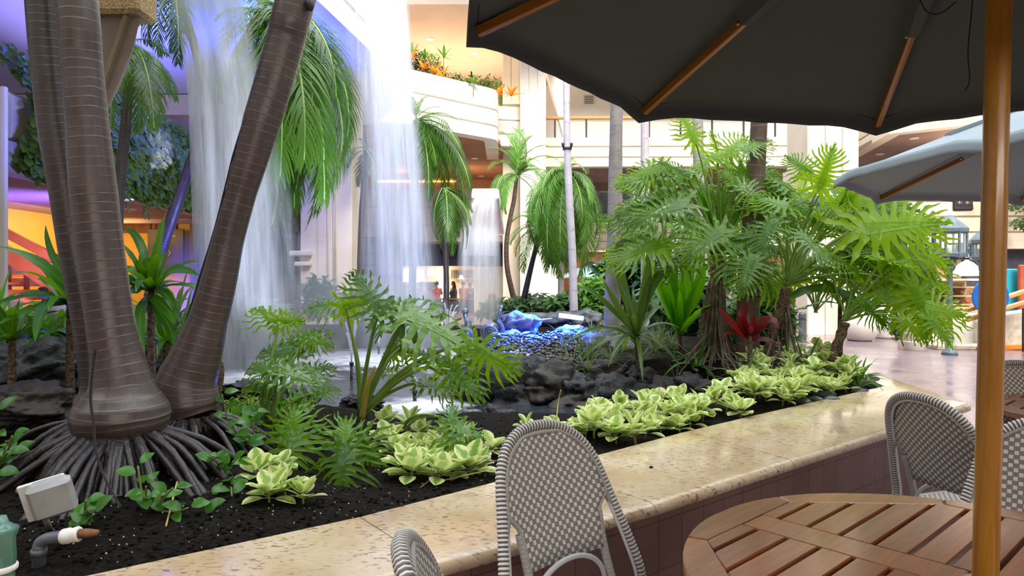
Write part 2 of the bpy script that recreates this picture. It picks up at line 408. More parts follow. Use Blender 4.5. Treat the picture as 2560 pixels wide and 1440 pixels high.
m_drac=M_leaf('olive_dracaena_leaf',(.035,.085,.015),(.10,.19,.035),.28,.35,tint=(.3,.5,.05))
m_bright=M_leaf('bright_strap_leaf',(.035,.17,.005),(.10,.33,.01),.3,.5,tint=(.3,.8,.0))
m_red=M_leaf('red_cordyline_leaf',(.05,.004,.007),(.20,.012,.012),.3,.35,tint=(.6,.03,.03))
m_var=M_leaf('variegated_cream_leaf',(.12,.30,.03),(.28,.47,.08),.3,.35,edge=(.80,.82,.40),tint=(.8,.9,.3))
m_pep=M_leaf('round_green_leaf',(.025,.11,.01),(.065,.21,.02),.22,.35,tint=(.3,.75,.05))
m_grass=M_leaf('striped_grass_leaf',(.05,.10,.03),(.20,.25,.10),.4,.3,vein=(.03,.07,.02),tint=(.4,.5,.1))
m_ivy=M_leaf('ivy_leaf',(.025,.07,.012),(.19,.30,.04),.35,.25,tint=(.3,.5,.1),var=.05)
m_moss=M_leaf('lime_creeper_leaf',(.16,.30,.02),(.34,.50,.04),.5,.5,tint=(.6,.9,.1))
m_bush=M_leaf('shrub_leaf',(.03,.09,.03),(.10,.21,.06),.4,.3,tint=(.3,.5,.1),var=.1)
m_flower=M_leaf('orange_bromeliad_leaf',(.75,.16,.02),(.90,.45,.05),.4,.5,tint=(1,.4,.05))
m_stem=M_noise('green_brown_stem',(.12,.13,.04),(.24,.22,.08),.5,12,2,.1,.01)
# furniture
m_teak=M_wood('teak_slat',(.19,.056,.018),(.42,.15,.052),'X',1.0,.28,.32)
m_polew=M_wood('varnished_pole_wood',(.30,.115,.006),(.50,.22,.016),'Z',1.0,.3,.4)
m_ribw=M_wood('umbrella_rib_wood',(.27,.09,.01),(.48,.19,.028),'X',1.0,.35,.3)
def M_cloth(name,c,k=.5,tr=.12):
    t=NT(name); co=t.coord('Object'); n=t.noise(co,260,2); n2=t.noise(co,1.6,3)
    cc=t.mix(t.math('MULTIPLY',n2,.5),c,tuple(q*.72 for q in c)); b=t.bsdf(cc,.85,0,.25,n,k,.001)
    tl=t.n('ShaderNodeBsdfTranslucent'); t.l(cc,tl.inputs[0]); mx=t.n('ShaderNodeMixShader'); mx.inputs[0].default_value=tr
    t.l(b.outputs[0],mx.inputs[1]); t.l(tl.outputs[0],mx.inputs[2]); return t.done(mx)
m_canvas=M_cloth('slate_green_canvas',(.105,.125,.108),.5,.03)
m_canvas2=M_cloth('blue_grey_canvas',(.36,.43,.48),.5,.03)
m_canvast=M_cloth('pale_teal_canvas',(.33,.45,.44),.3,.2)
m_string=M_noise('black_cord',(.01,.01,.01),(.03,.03,.03),.8,10,2,0,.01)
m_brass=M_noise('steel_screw',(.5,.45,.35),(.6,.55,.45),.35,10,2,0,.01,metal=.9)
# woven back (UV in metres)
t=NT('woven_taupe_white'); co=t.coord('UV'); br=t.n('ShaderNodeTexBrick'); t.l(co,br.inputs[0]); br.offset=.5; br.inputs['Scale'].default_value=1
br.inputs['Brick Width'].default_value=.030; br.inputs['Row Height'].default_value=.0135; br.inputs['Mortar Size'].default_value=.0035; br.inputs['Mortar Smooth'].default_value=.1
# white stitch: sub-part of each brick
sx=t.n('ShaderNodeSeparateXYZ'); t.l(co,sx.inputs[0])
row=t.math('FLOOR',t.math('DIVIDE',sx.outputs[1],.0135)); par=t.math('MODULO',t.math('ABSOLUTE',row),2.0)
uu=t.math('FRACT',t.math('ADD',t.math('DIVIDE',sx.outputs[0],.030),t.math('MULTIPLY',par,.5)))
vv=t.math('FRACT',t.math('DIVIDE',sx.outputs[1],.0135))
wa=t.math('LESS_THAN',t.math('ABSOLUTE',t.math('SUBTRACT',uu,.5)),.20); wb=t.math('LESS_THAN',t.math('ABSOLUTE',t.math('SUBTRACT',vv,.5)),.46)
wh=t.math('MULTIPLY',wa,wb)
st=t.math('ABSOLUTE',t.math('SINE',t.math('MULTIPLY',sx.outputs[1],2*pi/.0135*1.5/1.0)))
tp=t.ramp(st,[(.0,(.12,.105,.09)),(.45,(.30,.26,.225))])
c=t.mix(wh,tp,(.78,.77,.76)); ht=t.math('ADD',t.math('MULTIPLY',wh,.6),t.math('MULTIPLY',st,.4))
m_weave=t.done(t.bsdf(c,.45,0,.4,ht,.6,.003))
# wrapped binding (UV v = metres along)
t=NT('striped_wrap_binding'); co=t.coord('UV'); sx=t.n('ShaderNodeSeparateXYZ'); t.l(co,sx.inputs[0])
f=t.math('FRACT',t.math('MULTIPLY',sx.outputs[1],1/.0125)); c=t.ramp(f,[(.0,(.10,.085,.07)),(.22,(.76,.75,.74)),(.55,(.80,.79,.78)),(.72,(.24,.21,.18)),(1,(.10,.085,.07))])
m_wrap=t.done(t.bsdf(c,.42,0,.4,t.math('ABSOLUTE',t.math('SUBTRACT',f,.45)),-.5,.004))
m_tubew=M_noise('white_metal_tube',(.60,.60,.60),(.68,.68,.68),.35,10,2,.02,.001)
m_tubeb=M_noise('taupe_core_strip',(.28,.26,.24),(.36,.34,.32),.4,10,2,.02,.001)
# misc
m_plast=M_noise('cloudy_plastic',(.26,.27,.28),(.38,.39,.40),.3,8,3,.05,.002)
m_boxg=M_noise('beige_lamp_housing',(.20,.175,.15),(.27,.24,.21),.5,8,3,.1,.002)
m_pvc=M_noise('grey_pvc',(.085,.095,.11),(.13,.14,.16),.35,8,3,.05,.002)
m_whitep=M_noise('white_plastic',(.68,.67,.64),(.78,.77,.74),.45,25,3,.1,.002)
m_rustp=M_noise('rusty_pipe_end',(.12,.05,.025),(.25,.12,.06),.8,25,4,.5,.003)
m_jar=M_noise('green_glass_jar',(.06,.16,.13),(.14,.28,.23),.12,10,3,.1,.004)
m_bronze=M_noise('verdigris_bronze',(.05,.055,.055),(.20,.23,.22),.35,10,5,.4,.01,metal=.35)
m_stonew=M_noise('mottled_low_wall_stone',(.42,.36,.27),(.66,.58,.45),.7,7,6,.5,.01)
m_pot=M_noise('white_glazed_pot',(.72,.68,.60),(.80,.76,.68),.35,3,3,.05,.005)
m_teal=M_noise('teal_panel',(.02,.30,.38),(.03,.38,.46),.5,2,2,.05,.01)
m_redp=M_noise('terracotta_red_panel',(.40,.07,.03),(.48,.10,.04),.5,2,2,.05,.01)
m_blue=M_noise('blue_round_sign',(.01,.10,.42),(.015,.13,.50),.4,2,2,.05,.01)
m_lantern=M_noise('blue_grey_lantern_metal',(.08,.12,.15),(.14,.19,.22),.4,8,3,.1,.004)
m_skin=M_noise('skin',(.50,.28,.19),(.60,.36,.26),.6,5,2,.05,.003)
m_hair=M_noise('dark_hair',(.02,.012,.01),(.06,.035,.025),.6,40,3,.5,.01)
def M_cl(n,c): return M_noise(n,tuple(q*.85 for q in c),c,.8,12,3,.2,.005)
m_sign=M_noise('white_sign_mark',(.75,.75,.75),(.82,.82,.82),.6,3,1,0,.01)
# ================================================================ camera
cam=bpy.data.cameras.new('camera'); cam.sensor_width=36; cam.lens=F/2560*36; cam.shift_y=-20/2560; cam.clip_end=200
co_=bpy.data.objects.new('camera',cam); COL.objects.link(co_); co_.location=(0,0,H); co_.rotation_euler=(pi/2,0,0); SC.camera=co_

# ================================================================ building shell
def slab(name,poly,z0,z1,mat,label=None):
    b=MB(); b.poly(poly,z0,z1); o=b.build(name,mat); return struct(o)
def grooved(name,path,z0,z1,thick,mat,grooves=(),gd=.07,gh=.06,cap=.0):
    """parapet swept along a path; its face (offset 0) carries horizontal joints, the body lies to the left"""
    z0-=.03; prof=[(0,z0)]
    for g in grooves: prof+=[(0,g-gh/2),(gd,g-gh/4),(gd,g+gh/4),(0,g+gh/2)]
    prof+=[(0,z1-.04),(.04,z1),(thick,z1),(thick,z0)]
    b=MB(); b.sweep(path,prof); return struct(b.build(name,mat))
def pillar(name,x0,x1,y0,depth,z0,z1,mat,nb=3,gd=.035):
    """board-formed pillar: vertical joints on the front"""
    pts=[]; w=(x1-x0)/nb
    for i in range(nb):
        a=x0+i*w; pts+=[(a+.02,y0),(a+w-.02,y0)]
        if i<nb-1: pts+=[(a+w-.02,y0+gd),(a+w+.02,y0+gd)]
    pts+=[(x1,y0+.03),(x1,y0+depth),(x0,y0+depth),(x0,y0+.03)]
    b=MB(); b.poly(pts,z0,z1); return struct(b.build(name,mat))

b=MB(); b.box((6,19,-.05),(60,50,.1)); struct(b.build('floor',m_floor))

b=MB(); b.box((3,-3.6,7.8),(50,.4,9.4)); struct(b.build('wall_behind_sunblock',m_cream))  # unseen wing added behind the camera to shade the foreground from the sun
b=MB(); b.box((3,-6.5,3.2),(50,6.2,.2)); struct(b.build('ceiling',m_taupe))  # unseen ceiling of the same added wing
b=MB(); b.box((3,-9.4,1.6),(50,.3,3.2)); struct(b.build('wall_cafe_back',m_warmwall))
# -- left wing, ground floor under the ivy balcony
slab('ceiling',[(-18,8.6),(-6.95,8.6),(-7.25,24.6),(-18,24.6)],2.9,3.0,m_mauve)
slab('ceiling',[(-18,3.2),(-4.35,3.2),(-3.9,7),(-3.22,11.2),(-2.6,16.1),(-3.2,18.5),(-8.5,28),(-18,28)],6.0,6.12,m_whitec)
b=MB(); b.box((-10.85,13.2,1.45),(.2,10,2.9)); struct(b.build('wall_left',m_yellow))
b=MB(); b.box((-9.75,18.45,1.45),(2.2,.4,2.9)); struct(b.build('wall_left_back',m_yellow))
b=MB(); b.box((-8.4,21.2,1.45),(.2,5.4,2.9)); b.box((-7.9,24.2,1.45),(8,.3,2.9)); struct(b.build('wall_left_slate',m_slate))
b=MB()
for k in range(7): b.box((-7.9,24.02,.3+k*.4),(8,.03,.02))
struct(b.build('trim_1',m_dark))
b=MB(); b.box((-10.3,18.2,2.76),(1.35,.1,.26)); b.box((-9.58,18.2,1.45),(.14,.1,2.9)); b.box((-9.28,18.22,2.72),(.6,.08,.34)); struct(b.build('trim_2',m_brownwood))
b=MB(); b.box((-6.62,21.6,1.6),(.32,.3,2.7),bev=.02); struct(b.build('trim_3',m_brownwood))
b=MB(); b.box((-12,17.2,4.4),(9.4,.2,3.2)); struct(b.build('wall_left_upper',m_mauve))
b=MB(); b.box((-12,17.02,5.72),(9.4,.3,.5)); struct(b.build('trim_4',m_cream))
# narrow cream pier at the left frame edge
b=MB(); b.box((-7.35,8.93,1.95),(1.42,.06,3.9)); b.box((-6.65,8.90,1.95),(.05,.05,3.9)); struct(b.build('wall_left_pier',m_cream2))
# ivy balcony parapet
grooved('trim_5',[(-6.85,9.3),(-7.0,15),(-7.1,22.5)],2.9,3.95,.45,m_cream,(3.3,))
# big pillar behind the first fall
pillar('wall_left_pillar',-5.05,-3.82,16.2,1.2,0,6.0,m_cream,3)
b=MB(); b.box((-5.0,16.15,2.0),(.5,.35,.12),bev=.02); b.box((-4.95,16.12,1.75),(.36,.25,.1),bev=.02); struct(b.build('trim_6',m_cream))
# white upper parapet running away to the right
grooved('trim_7',[(-4.6,2.0),(-3.9,7),(-3.2,11.2),(-2.55,15.7),(-2.5,16.0),(-2.6,16.25),(-3.2,18.5)],6.0,8.0,.5,m_cream2,(6.45,7.35),.08,.07)
# centre: level-2 slab over the restaurant
grooved('trim_8',[(-9,27.4),(-.1,27.4)],2.95,5.05,.5,m_cream2,(3.55,4.3),.08,.07)
slab('ceiling',[(-9,27.9),(1.3,27.9),(1.3,38),(-9,38)],2.95,3.1,m_brownc)
b=MB(); b.box((-3.6,28.6,2.42),(7.6,.2,.92)); struct(b.build('trim_9',m_navy))
b=MB(); b.box((-6.3,28.7,.98),(1.6,.3,1.96)); b.box((-.55,28.7,.98),(2.1,.3,1.96)); struct(b.build('wall_back_left',m_cream))
b=MB(); b.box((-3.5,36.5,1.5),(9,.2,3)); struct(b.build('wall_restaurant',m_warmwall))
# level 2 interior: rust red wall with amber strip
b=MB(); b.box((-5.2,31.5,4.6),(9,.2,3.2)); struct(b.build('wall_back_rust',m_rust))
slab('ceiling',[(-5.2,20.2),(-2.9,20.4),(-.55,22.5),(-.4,23.2),(-.2,34),(-8.5,34),(-8.5,28.2)],6.0,6.12,m_rust)
# curved planter balcony, level 3
grooved('trim_10',[(-5.4,19.1),(-3.2,19.95),(-.75,22.05),(-.52,22.32),(-.47,22.7),(-.5,26)],6.0,7.62,.45,m_cream2,(6.42,6.95),.09,.07)
grooved('trim_11',[(-.5,24.3),(.5,24.5)],6.2,7.6,.4,m_cream2,(6.6,7.1))
slab('ceiling',[(-8,21.6),(2,21.6),(2,34),(-8,34)],10.2,10.35,m_peach)
b=MB(); b.box((-3,33,8.6),(9,.2,3.4)); struct(b.build('wall_back_peach',m_peach))
grooved('trim_12',[(-8,21.3),(2.0,21.3)],10.2,12.2,.4,m_cream2,(11,))
# pillars right of centre
pillar('wall_back_pillar',-.35,.28,25.2,.8,0,10.2,m_cream,2)
pillar('wall_centre_pillar',.28,1.2,24.0,1.6,0,14,m_cream2,3)
pillar('wall_centre_pillar_low',1.2,1.66,24.5,1.2,0,2.2,m_cream2,2)
# right balcony (level 3) with glass and rail
grooved('trim_13',[(1.2,27.6),(12.4,27.4)],6.0,7.15,.45,m_cream3,(6.35,6.78),.08,.06)
slab('ceiling',[(1.2,28.05),(12.6,28.05),(12.6,32.2),(1.2,32.2)],5.95,6.1,m_taupe)
b=MB(); b.box((6.8,32.4,5.85),(11.4,.4,.55)); struct(b.build('trim_14',m_taupe))
b=MB(); b.box((6.8,31,9.3),(11.6,.2,4.6)); struct(b.build('wall_right_upper',m_cream2))
b=MB(); b.box((6.8,29.3,10.9),(11.6,3.6,.2)); struct(b.build('ceiling',m_cream2))
b=MB(); b.add([(1.25,27.7,10.5),(2.35,27.7,10.5),(2.35,28.3,10.5),(1.25,28.3,10.5),(2.1,27.7,7.15),(2.35,27.7,7.15),(2.35,28.3,7.15),(2.1,28.3,7.15)],[(0,1,5,4),(1,2,6,5),(2,3,7,6),(3,0,4,7),(0,3,2,1),(4,5,6,7)]); struct(b.build('trim_15',m_cream2))
# right pillar
pillar('wall_right_pillar',7.48,8.78,17.2,1.3,0,14,m_cream,3)
# right upper parapet and soffit
grooved('trim_16',[(12.6,25.5),(12.25,23.6),(11.85,21.4),(16.5,18.0),(22,14.5)],6.0,7.4,.4,m_cream,(6.35,6.8),.09,.07)
slab('ceiling',[(12.6,26),(11.9,21.45),(16.6,18.05),(24,13.6),(26,28),(12.6,28)],5.98,6.1,m_brownc)
# right lower parapet of horizontal siding and the shop under it
grooved('trim_17',[(8.9,22),(20,21.5)],2.4,4.9,.4,m_cream,(2.9,3.4,3.9,4.4),.09,.07)
slab('ceiling',[(8.9,22.4),(21,22.4),(21,30),(8.9,30)],2.4,2.5,m_brownc)
b=MB(); b.box((14.6,26,1.2),(13,.2,2.4)); struct(b.build('wall_shop',m_warmwall))
b=MB(); b.box((10.1,20.6,1.35),(2.5,.3,2.7)); struct(b.build('wall_right_shop',m_cream2))
b=MB(); b.box((16.9,22.3,1.75),(4.2,.2,1.2)); struct(b.build('trim_18',m_slate))
# far centre-right: ground floor wing beyond the palms
b=MB(); b.box((6,40,1.5),(16,.2,3)); struct(b.build('wall_far',m_rust))
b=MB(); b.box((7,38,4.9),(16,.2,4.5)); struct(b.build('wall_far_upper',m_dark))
b=MB(); b.box((-4,38.2,5),(14,.2,5)); struct(b.build('wall_far_left',m_rust))
grooved('trim_19',[(1.4,35),(14,35)],2.95,4.3,.4,m_cream,(3.35,3.8),.08,.06)
slab('ceiling',[(1.4,35.4),(14,35.4),(14,40),(1.4,40)],2.95,3.1,m_brownc)

# ================================================================ planter: coping slabs and tiled face
FR=[(-3.0,.12),(-1.2,1.40),(-.24,2.08),(.56,2.64),(1.36,3.28),(2.09,3.86),(3.22,4.77)]
IN=[(-3.75,.75),(-1.55,1.79),(-.56,2.5),(.16,3.14),(1.0,3.91),(1.65,4.45),(3.05,5.58)]
E_O=[(3.22,4.77),(3.37,5.9),(3.5,7.4),(3.9,10),(3.7,13.9)]
E_I=[(3.05,5.58),(3.12,6.0),(3.2,7.4),(3.6,10),(3.4,13.5)]
PROF=[(-.042,.500),(-.028,.4985),(-.015,.494),(-.005,.486),(0,.475),(0,.462),(-.006,.452),(-.018,.444),(-.04,.440)]
def coping(i,a,b,c,d):
    """one stone: inner edge a-b, front edge c-d"""
    a,b,c,d=[Vector((q[0],q[1])) for q in (a,b,c,d)]
    u=(d-c).normalized()*.0022; rows=[]
    for inn,fr in ((a+u,c+u),(b-u,d-u)):
        o=(fr-inn).normalized(); r=[(inn.x,inn.y,.44),(inn.x,inn.y,.497),(inn.x+o.x*.004,inn.y+o.y*.004,.5)]
        for off,z in PROF: q=fr+o*off; r.append((q.x,q.y,z))
        rows.append(r)
    m=len(rows[0]); mb=MB(); vs=rows[0]+rows[1]
    fs=[(k,(k+1)%m,m+(k+1)%m,m+k) for k in range(m)]+[tuple(range(m-1,-1,-1)),tuple(range(m,2*m))]
    mb.add(vs,fs); o=mb.build('trim_%d'%i,m_coping,smooth=True,auto=35); struct(o)
n_=20
for k in range(len(FR)-1): coping(n_,IN[k],IN[k+1],FR[k],FR[k+1]); n_+=1
for k in range(len(E_O)-1): coping(n_,E_I[k],E_I[k+1],E_O[k],E_O[k+1]); n_+=1
b=MB(); inset=[(x+.035,y+.04) if i<6 else (x-.055,y+.06) for i,(x,y) in enumerate(FR)]
inset=[(FR[i][0]-.03,FR[i][1]+.045) for i in range(6)]+[(3.14,4.80)]+[(x-.06,y) for x,y in E_O[1:]]
b.sweep(inset,[(0,0),(0,.45),(.08,.45),(.08,0)]); o=b.build('wall_planter',m_face); struct(o)
# mortar bed under the stones so that the joints read dark
b=MB(); b.sweep([((p[0]*.75+q[0]*.25),(p[1]*.75+q[1]*.25)) for p,q in zip(FR,IN)],[(0,.40),(0,.472),(.3,.472),(.3,.40)]); struct(b.build('trim_40',m_dark))

# ================================================================ garden soil and pond
GARD=[(-4.6,.7),(-1.55,1.79),(-.56,2.5),(.16,3.14),(1.0,3.91),(1.65,4.45),(3.05,5.58),(3.12,6.0),(3.2,7.4),(3.6,10),(3.4,13.5),(-7.4,14.2),(-7.2,8),(-6.6,4)]
POND=[(-3.3,7.6),(-2.5,6.3),(-1.5,5.35),(-.8,4.95),(.45,5.05),(1.15,5.45),(1.75,6.0),(1.2,6.2),(.3,6.15),(-.3,6.4),(-.55,8),(-.35,10.2),(-.9,12.4),(-3.2,12.8),(-5.3,12.5),(-5.0,10)]
def sdist(p,poly):
    x,y=p; d=1e9; ins=False; n=len(poly)
    for i in range(n):
        x1,y1=poly[i]; x2,y2=poly[(i+1)%n]
        if (y1>y)!=(y2>y) and x<(x2-x1)*(y-y1)/(y2-y1)+x1: ins=not ins
        dx,dy=x2-x1,y2-y1; t=max(0,min(1,((x-x1)*dx+(y-y1)*dy)/(dx*dx+dy*dy)))
        d=min(d,(x-x1-t*dx)**2+(y-y1-t*dy)**2)
    d=d**.5; return -d if ins else d
def soil_z(x,y):
    s=sdist((x,y),POND)
    z=.462+.03*noise.noise(Vector((x*1.3,y*1.3,0)))+.012*noise.noise(Vector((x*6,y*6,3)))
    for cx,cy,r,h in ((-1.75,3.0,.75,.16),(-5,6.5,1.8,.15),(1.9,6.9,1.0,.12),(2.0,9,2.2,.15)):
        d2=((x-cx)**2+(y-cy)**2)/(r*r); z+=h*math.exp(-d2)
    if s<.35:
        k=min(1,max(0,(.35-s)/.55)); k=k*k*(3-2*k); z=z*(1-k)+(-.05)*k
    return z
b=MB(); g=.11; nx=int(11.2/g); ny=int(13.8/g); vs=[];idx={}
for j in range(ny+1):
    for i in range(nx+1):
        x=-7.4+i*g; y=.6+j*g; s=sdist((x,y),GARD)
        if s<.16: idx[(i,j)]=len(vs); vs.append((x,y,soil_z(x,y)-(.0 if s<0 else .12)))
fs=[(idx[(i,j)],idx[(i+1,j)],idx[(i+1,j+1)],idx[(i,j+1)]) for j in range(ny) for i in range(nx) if all(q in idx for q in ((i,j),(i+1,j),(i+1,j+1),(i,j+1)))]
b.add(vs,fs); tag(b.build('garden_soil',m_soil,smooth=True),'black planting soil filling the raised bed behind the stone coping','soil',kind='stuff')
# water
t=NT('pond_water'); co=t.coord('Object'); n=t.noise(co,5,4,.6,.5); n2=t.noise(co,22,3)
ww=t.bsdf((.035,.045,.055),.06,0,.6,t.math('ADD',t.math('MULTIPLY',n,.7),t.math('MULTIPLY',n2,.3)),.55,.03)
m_pond=t.done(ww)
b=MB(); b.poly([(-5.9,14),(-3.8,6.5),(-2.6,5.6),(-1.4,4.75),(-.7,4.4),(.6,4.5),(1.6,5.2),(2.3,6.2),(1.5,6.6),(.3,6.7),(.1,9),(.2,14)],.05,.30)
tag(b.build('pond_water',m_pond),'rippling dark water of the pond around the waterfalls','pond',kind='stuff')
# ================================================================ teak tables
def clip_half(poly,n,c):
    out=[]
    for i in range(len(poly)):
        a=poly[i]; b=poly[(i+1)%len(poly)]; da=a[0]*n[0]+a[1]*n[1]-c; db=b[0]*n[0]+b[1]*n[1]-c
        if da<=0: out.append(a)
        if (da<0<db) or (db<0<da):
            t=da/(da-db); out.append((a[0]+(b[0]-a[0])*t,a[1]+(b[1]-a[1])*t))
    return out
def prism_mesh(poly,z0,z1,bev=.003):
    b=MB(); n=len(poly); cx=sum(p[0] for p in poly)/n; cy_=sum(p[1] for p in poly)/n
    def sh(k): 
        out=[]
        for x,y in poly:
            l=sqrt((x-cx)**2+(y-cy_)**2)+1e-9; out.append((x-(x-cx)/l*k,y-(y-cy_)/l*k))
        return out
    lo=[(x,y,z0) for x,y in poly]; mid=[(x,y,z1-bev) for x,y in poly]; hi=[(x,y,z1) for x,y in sh(bev*1.3)]
    fs=[tuple(range(n-1,-1,-1))]+[(i,(i+1)%n,n+(i+1)%n,n+i) for i in range(n)]+[(n+i,n+(i+1)%n,2*n+(i+1)%n,2*n+i) for i in range(n)]+[tuple(range(2*n,3*n))]
    b.add(lo+mid+hi,fs); return b
def make_table(name,loc,rot,R,label,group=None):
    root=empty(name,(0,0,0),label,'table',group)
    zt=.735; zb=.712; ri=R-.082
    octv=[(ri*cos(radians(22.5+45*k))/cos(radians(22.5))*.985,ri*sin(radians(22.5+45*k))/cos(radians(22.5))*.985) for k in range(8)]
    # ring segments
    for k in range(8):
        a0=radians(22.5+45*k); a1=a0+radians(45); g=.0012/R
        outer=[(R*cos(a0+g+(a1-a0-2*g)*i/10),R*sin(a0+g+(a1-a0-2*g)*i/10)) for i in range(11)]
        p=outer+[octv[(k+1)%8],octv[k]]
        p=[(x,y) for x,y in p]
        prism_mesh(p,zb-.004,zt,.004).build('rim_segment',m_teak,root)
    def inside(poly):
        for k in range(8):
            a=radians(45+45*k); poly=clip_half(poly,(cos(a),sin(a)),ri*.985-.0015)
            if len(poly)<3: return None
        return poly
    # cross rails
    rw=.052
    for q in (inside([(-rw,-R),(rw,-R),(rw,R),(-rw,R)]),):
        h=[clip_half(q,(0,1),-.04),clip_half(q,(0,-1),-.04)]
        for p in h: prism_mesh(p,zb,zt).build('rail',m_teak,root)
    # slats both sides of the rail
    w=.066; gp=.013; n=0; y=-R
    ys=[]; yy=gp/2
    while yy<R: ys.append((yy,yy+w)); ys.append((-yy-w,-yy)); yy+=w+gp
    for s in (-1,1):
        for (a,c) in ys:
            x0,x1=(rw+.001,R) if s>0 else (-R,-rw-.001)
            q=inside([(x0,a),(x1,a),(x1,c),(x0,c)])
            if q and len(q)>2 and max(p[0] for p in q)-min(p[0] for p in q)>.03: prism_mesh(q,zb,zt,.0035).build('slat',m_teak,root)
    b=MB(); b.lathe([(.045,zt-.002),(.045,zt+.003),(.03,zt+.004),(.03,zt-.03),(.045,zt-.03)],24); b.build('pole_ring',m_brass,root,smooth=True)
    b=MB(); b.box((0,0,.69),(1.0,.05,.04)); b.box((0,.22,.692),(.9,.04,.036)); b.box((0,-.22,.692),(.9,.04,.036)); b.build('bearer',m_teak,root)
    for sx in (-1,1):
        for sy in (-1,1):
            b=MB(); b.bar((sx*.30,sy*.22,.68),(sx*.42,sy*.30,0.0),.05,.05,bev=.004); b.build('leg',m_teak,root)
    root.location=loc; root.rotation_euler=(0,0,rot); return root
T1=(.985,1.42); T2=(3.02,3.28)
make_table('round_table',(T1[0],T1[1],0),radians(42),.61,'round slatted teak table in the foreground, right of the nearest wicker chair')
make_table('round_table',(T2[0],T2[1],0),radians(42),.61,'second teak table at the right frame edge, farther from the viewer')

# ================================================================ bistro chairs
def make_chair(label,group):
    root=empty('bistro_chair',(0,0,0),label,'chair',group)
    def yz(z): return -.195-.155*max(0,(z-.40)/.5)**1.15 if z>.40 else -.195-.06*(.40-z)/.4
    half=[(0,.90),(.055,.896),(.105,.880),(.150,.850),(.183,.808),(.205,.755),(.221,.69),(.240,.61),(.262,.52),(.280,.42),(.296,.30),(.305,.15),(.31,.0)]
    hp=[(-x,z) for x,z in half[::-1]]+half[1:]
    def hy(x,z): return yz(z)+.55*x*x
    pts=spline([(x,hy(x,z),z) for x,z in hp],8)
    b=MB(); acc=0; rad=[]; prev=pts[0]
    # resample finely for the ribs
    L=[0]
    for i in range(1,len(pts)): L.append(L[-1]+(pts[i]-pts[i-1]).length)
    tot=L[-1]; step=.0125/5; m=int(tot/step); out=[];j=0
    for i in range(m+1):
        s=i*step
        while j<len(L)-2 and L[j+1]<s: j+=1
        t=(s-L[j])/(L[j+1]-L[j]); out.append(pts[j].lerp(pts[j+1],min(1,t)))
    rad=[.0135+.0042*abs(sin(pi*(i*step)/.0125)) for i in range(len(out))]
    b.tube(out,rad,9); b.build('back_hoop',m_wrap,root,smooth=True)
    # flat taupe strip lining the hoop inside
    ins=[(x*.925,hy(x,z)+.002,z-.019*(1 if abs(x)<.2 else .3)) for x,z in hp]
    b=MB(); sp_=[p for p in spline(ins,5) if p.z>.05]; b.tube(sp_,.0062,6); b.build('inner_strip',m_tubew,root,smooth=True)
    # woven panel: (x half-width, z)
    rows=[(.06,.878),(.105,.862),(.143,.836),(.168,.805),(.187,.765),(.199,.72),(.205,.68),(.186,.655),(.170,.635),(.163,.60),(.160,.55),(.157,.515)]
    b=MB(); nx=14; vs=[];uv=[]
    for (hw,z) in rows:
        for i in range(nx+1):
            x=-hw+2*hw*i/nx; vs.append((x,yz(z)+.012+.55*x*x,z)); uv.append((x,z))
    fs=[(r*(nx+1)+i,r*(nx+1)+i+1,(r+1)*(nx+1)+i+1,(r+1)*(nx+1)+i) for r in range(len(rows)-1) for i in range(nx)]
    b.add(vs,fs,uv); o=b.build('back_panel',m_weave,root,smooth=True); md=o.modifiers.new('s','SOLIDIFY'); md.thickness=.010; md.offset=0
    b=MB(); pe=[(x,yz(z)+.012+.55*x*x,z) for x,z in [(-hw,z) for hw,z in rows[::-1]]+rows]
    b.tube(spline(pe,3),.0075,6,mi=0); b.build('panel_edge',m_weave,root,smooth=True)
    for s in (-1,1):
        b=MB(); b.tube(spline([(s*.166,yz(.62)+.02,.62),(s*.160,yz(.52)+.02,.52),(s*.165,-.17,.41)],6),.0135,8); b.build('side_binding',m_weave,root,smooth=True)
        b=MB(); b.tube([(s*.235,yz(.615)+.03,.61),(s*.205,yz(.655)+.025,.672)],.011,8); b.build('shoulder_wrap',m_tubeb,root,smooth=True)
    b=MB(); ar=[(.150*cos(a),yz(.5)+.03,.41+.115*sin(a)) for a in [pi*k/16 for k in range(17)]]; b.tube(ar,.0085,8); b.build('brace_arch',m_tubew,root,smooth=True)
    # seat
    def so(r,k=40):
        o=[]
        for i in range(k):
            a=2*pi*i/k; c,s=cos(a),sin(a); q=1/((abs(c)**3.2+abs(s)**3.2)**(1/3.2)); o.append((r*q*c*1.02,r*q*s))
        return o
    b=MB(); o2=so(.205); vs=[(0,0,.407)];uv=[(0,0)]
    for f,zz in ((.35,.407),(.7,.410),(.95,.414)):
        for x,y in o2: vs.append((x*f,y*f,zz)); uv.append((x*f,y*f))
    fs=[(0,1+i,1+(i+1)%40) for i in range(40)]+[(1+r*40+i,1+(r+1)*40+i,1+(r+1)*40+(i+1)%40,1+r*40+(i+1)%40) for r in range(2) for i in range(40)]
    b.add(vs,fs,uv); o=b.build('seat',m_weave,root,smooth=True); md=o.modifiers.new('s','SOLIDIFY'); md.thickness=.014; md.offset=0
    b=MB(); b.tube([(x,y,.41) for x,y in o2],.014,8,closed=True); b.build('seat_rim',m_wrap,root,smooth=True)
    for s in (-1,1):
        b=MB(); b.tube(spline([(s*.17,.18,.41),(s*.205,.205,.25),(s*.225,.225,0)],6),.0125,8); b.build('leg',m_wrap,root,smooth=True)
        b=MB(); b.tube(spline([(s*.2,.19,.30),(s*.2,.0,.40),(s*.255,-.21,.28)],6),.008,8); b.build('side_brace',m_tubew,root,smooth=True)
    return root
def dup_chair(src,label,group=None):
    c=copy_tree(src); c['label']=label
    return c
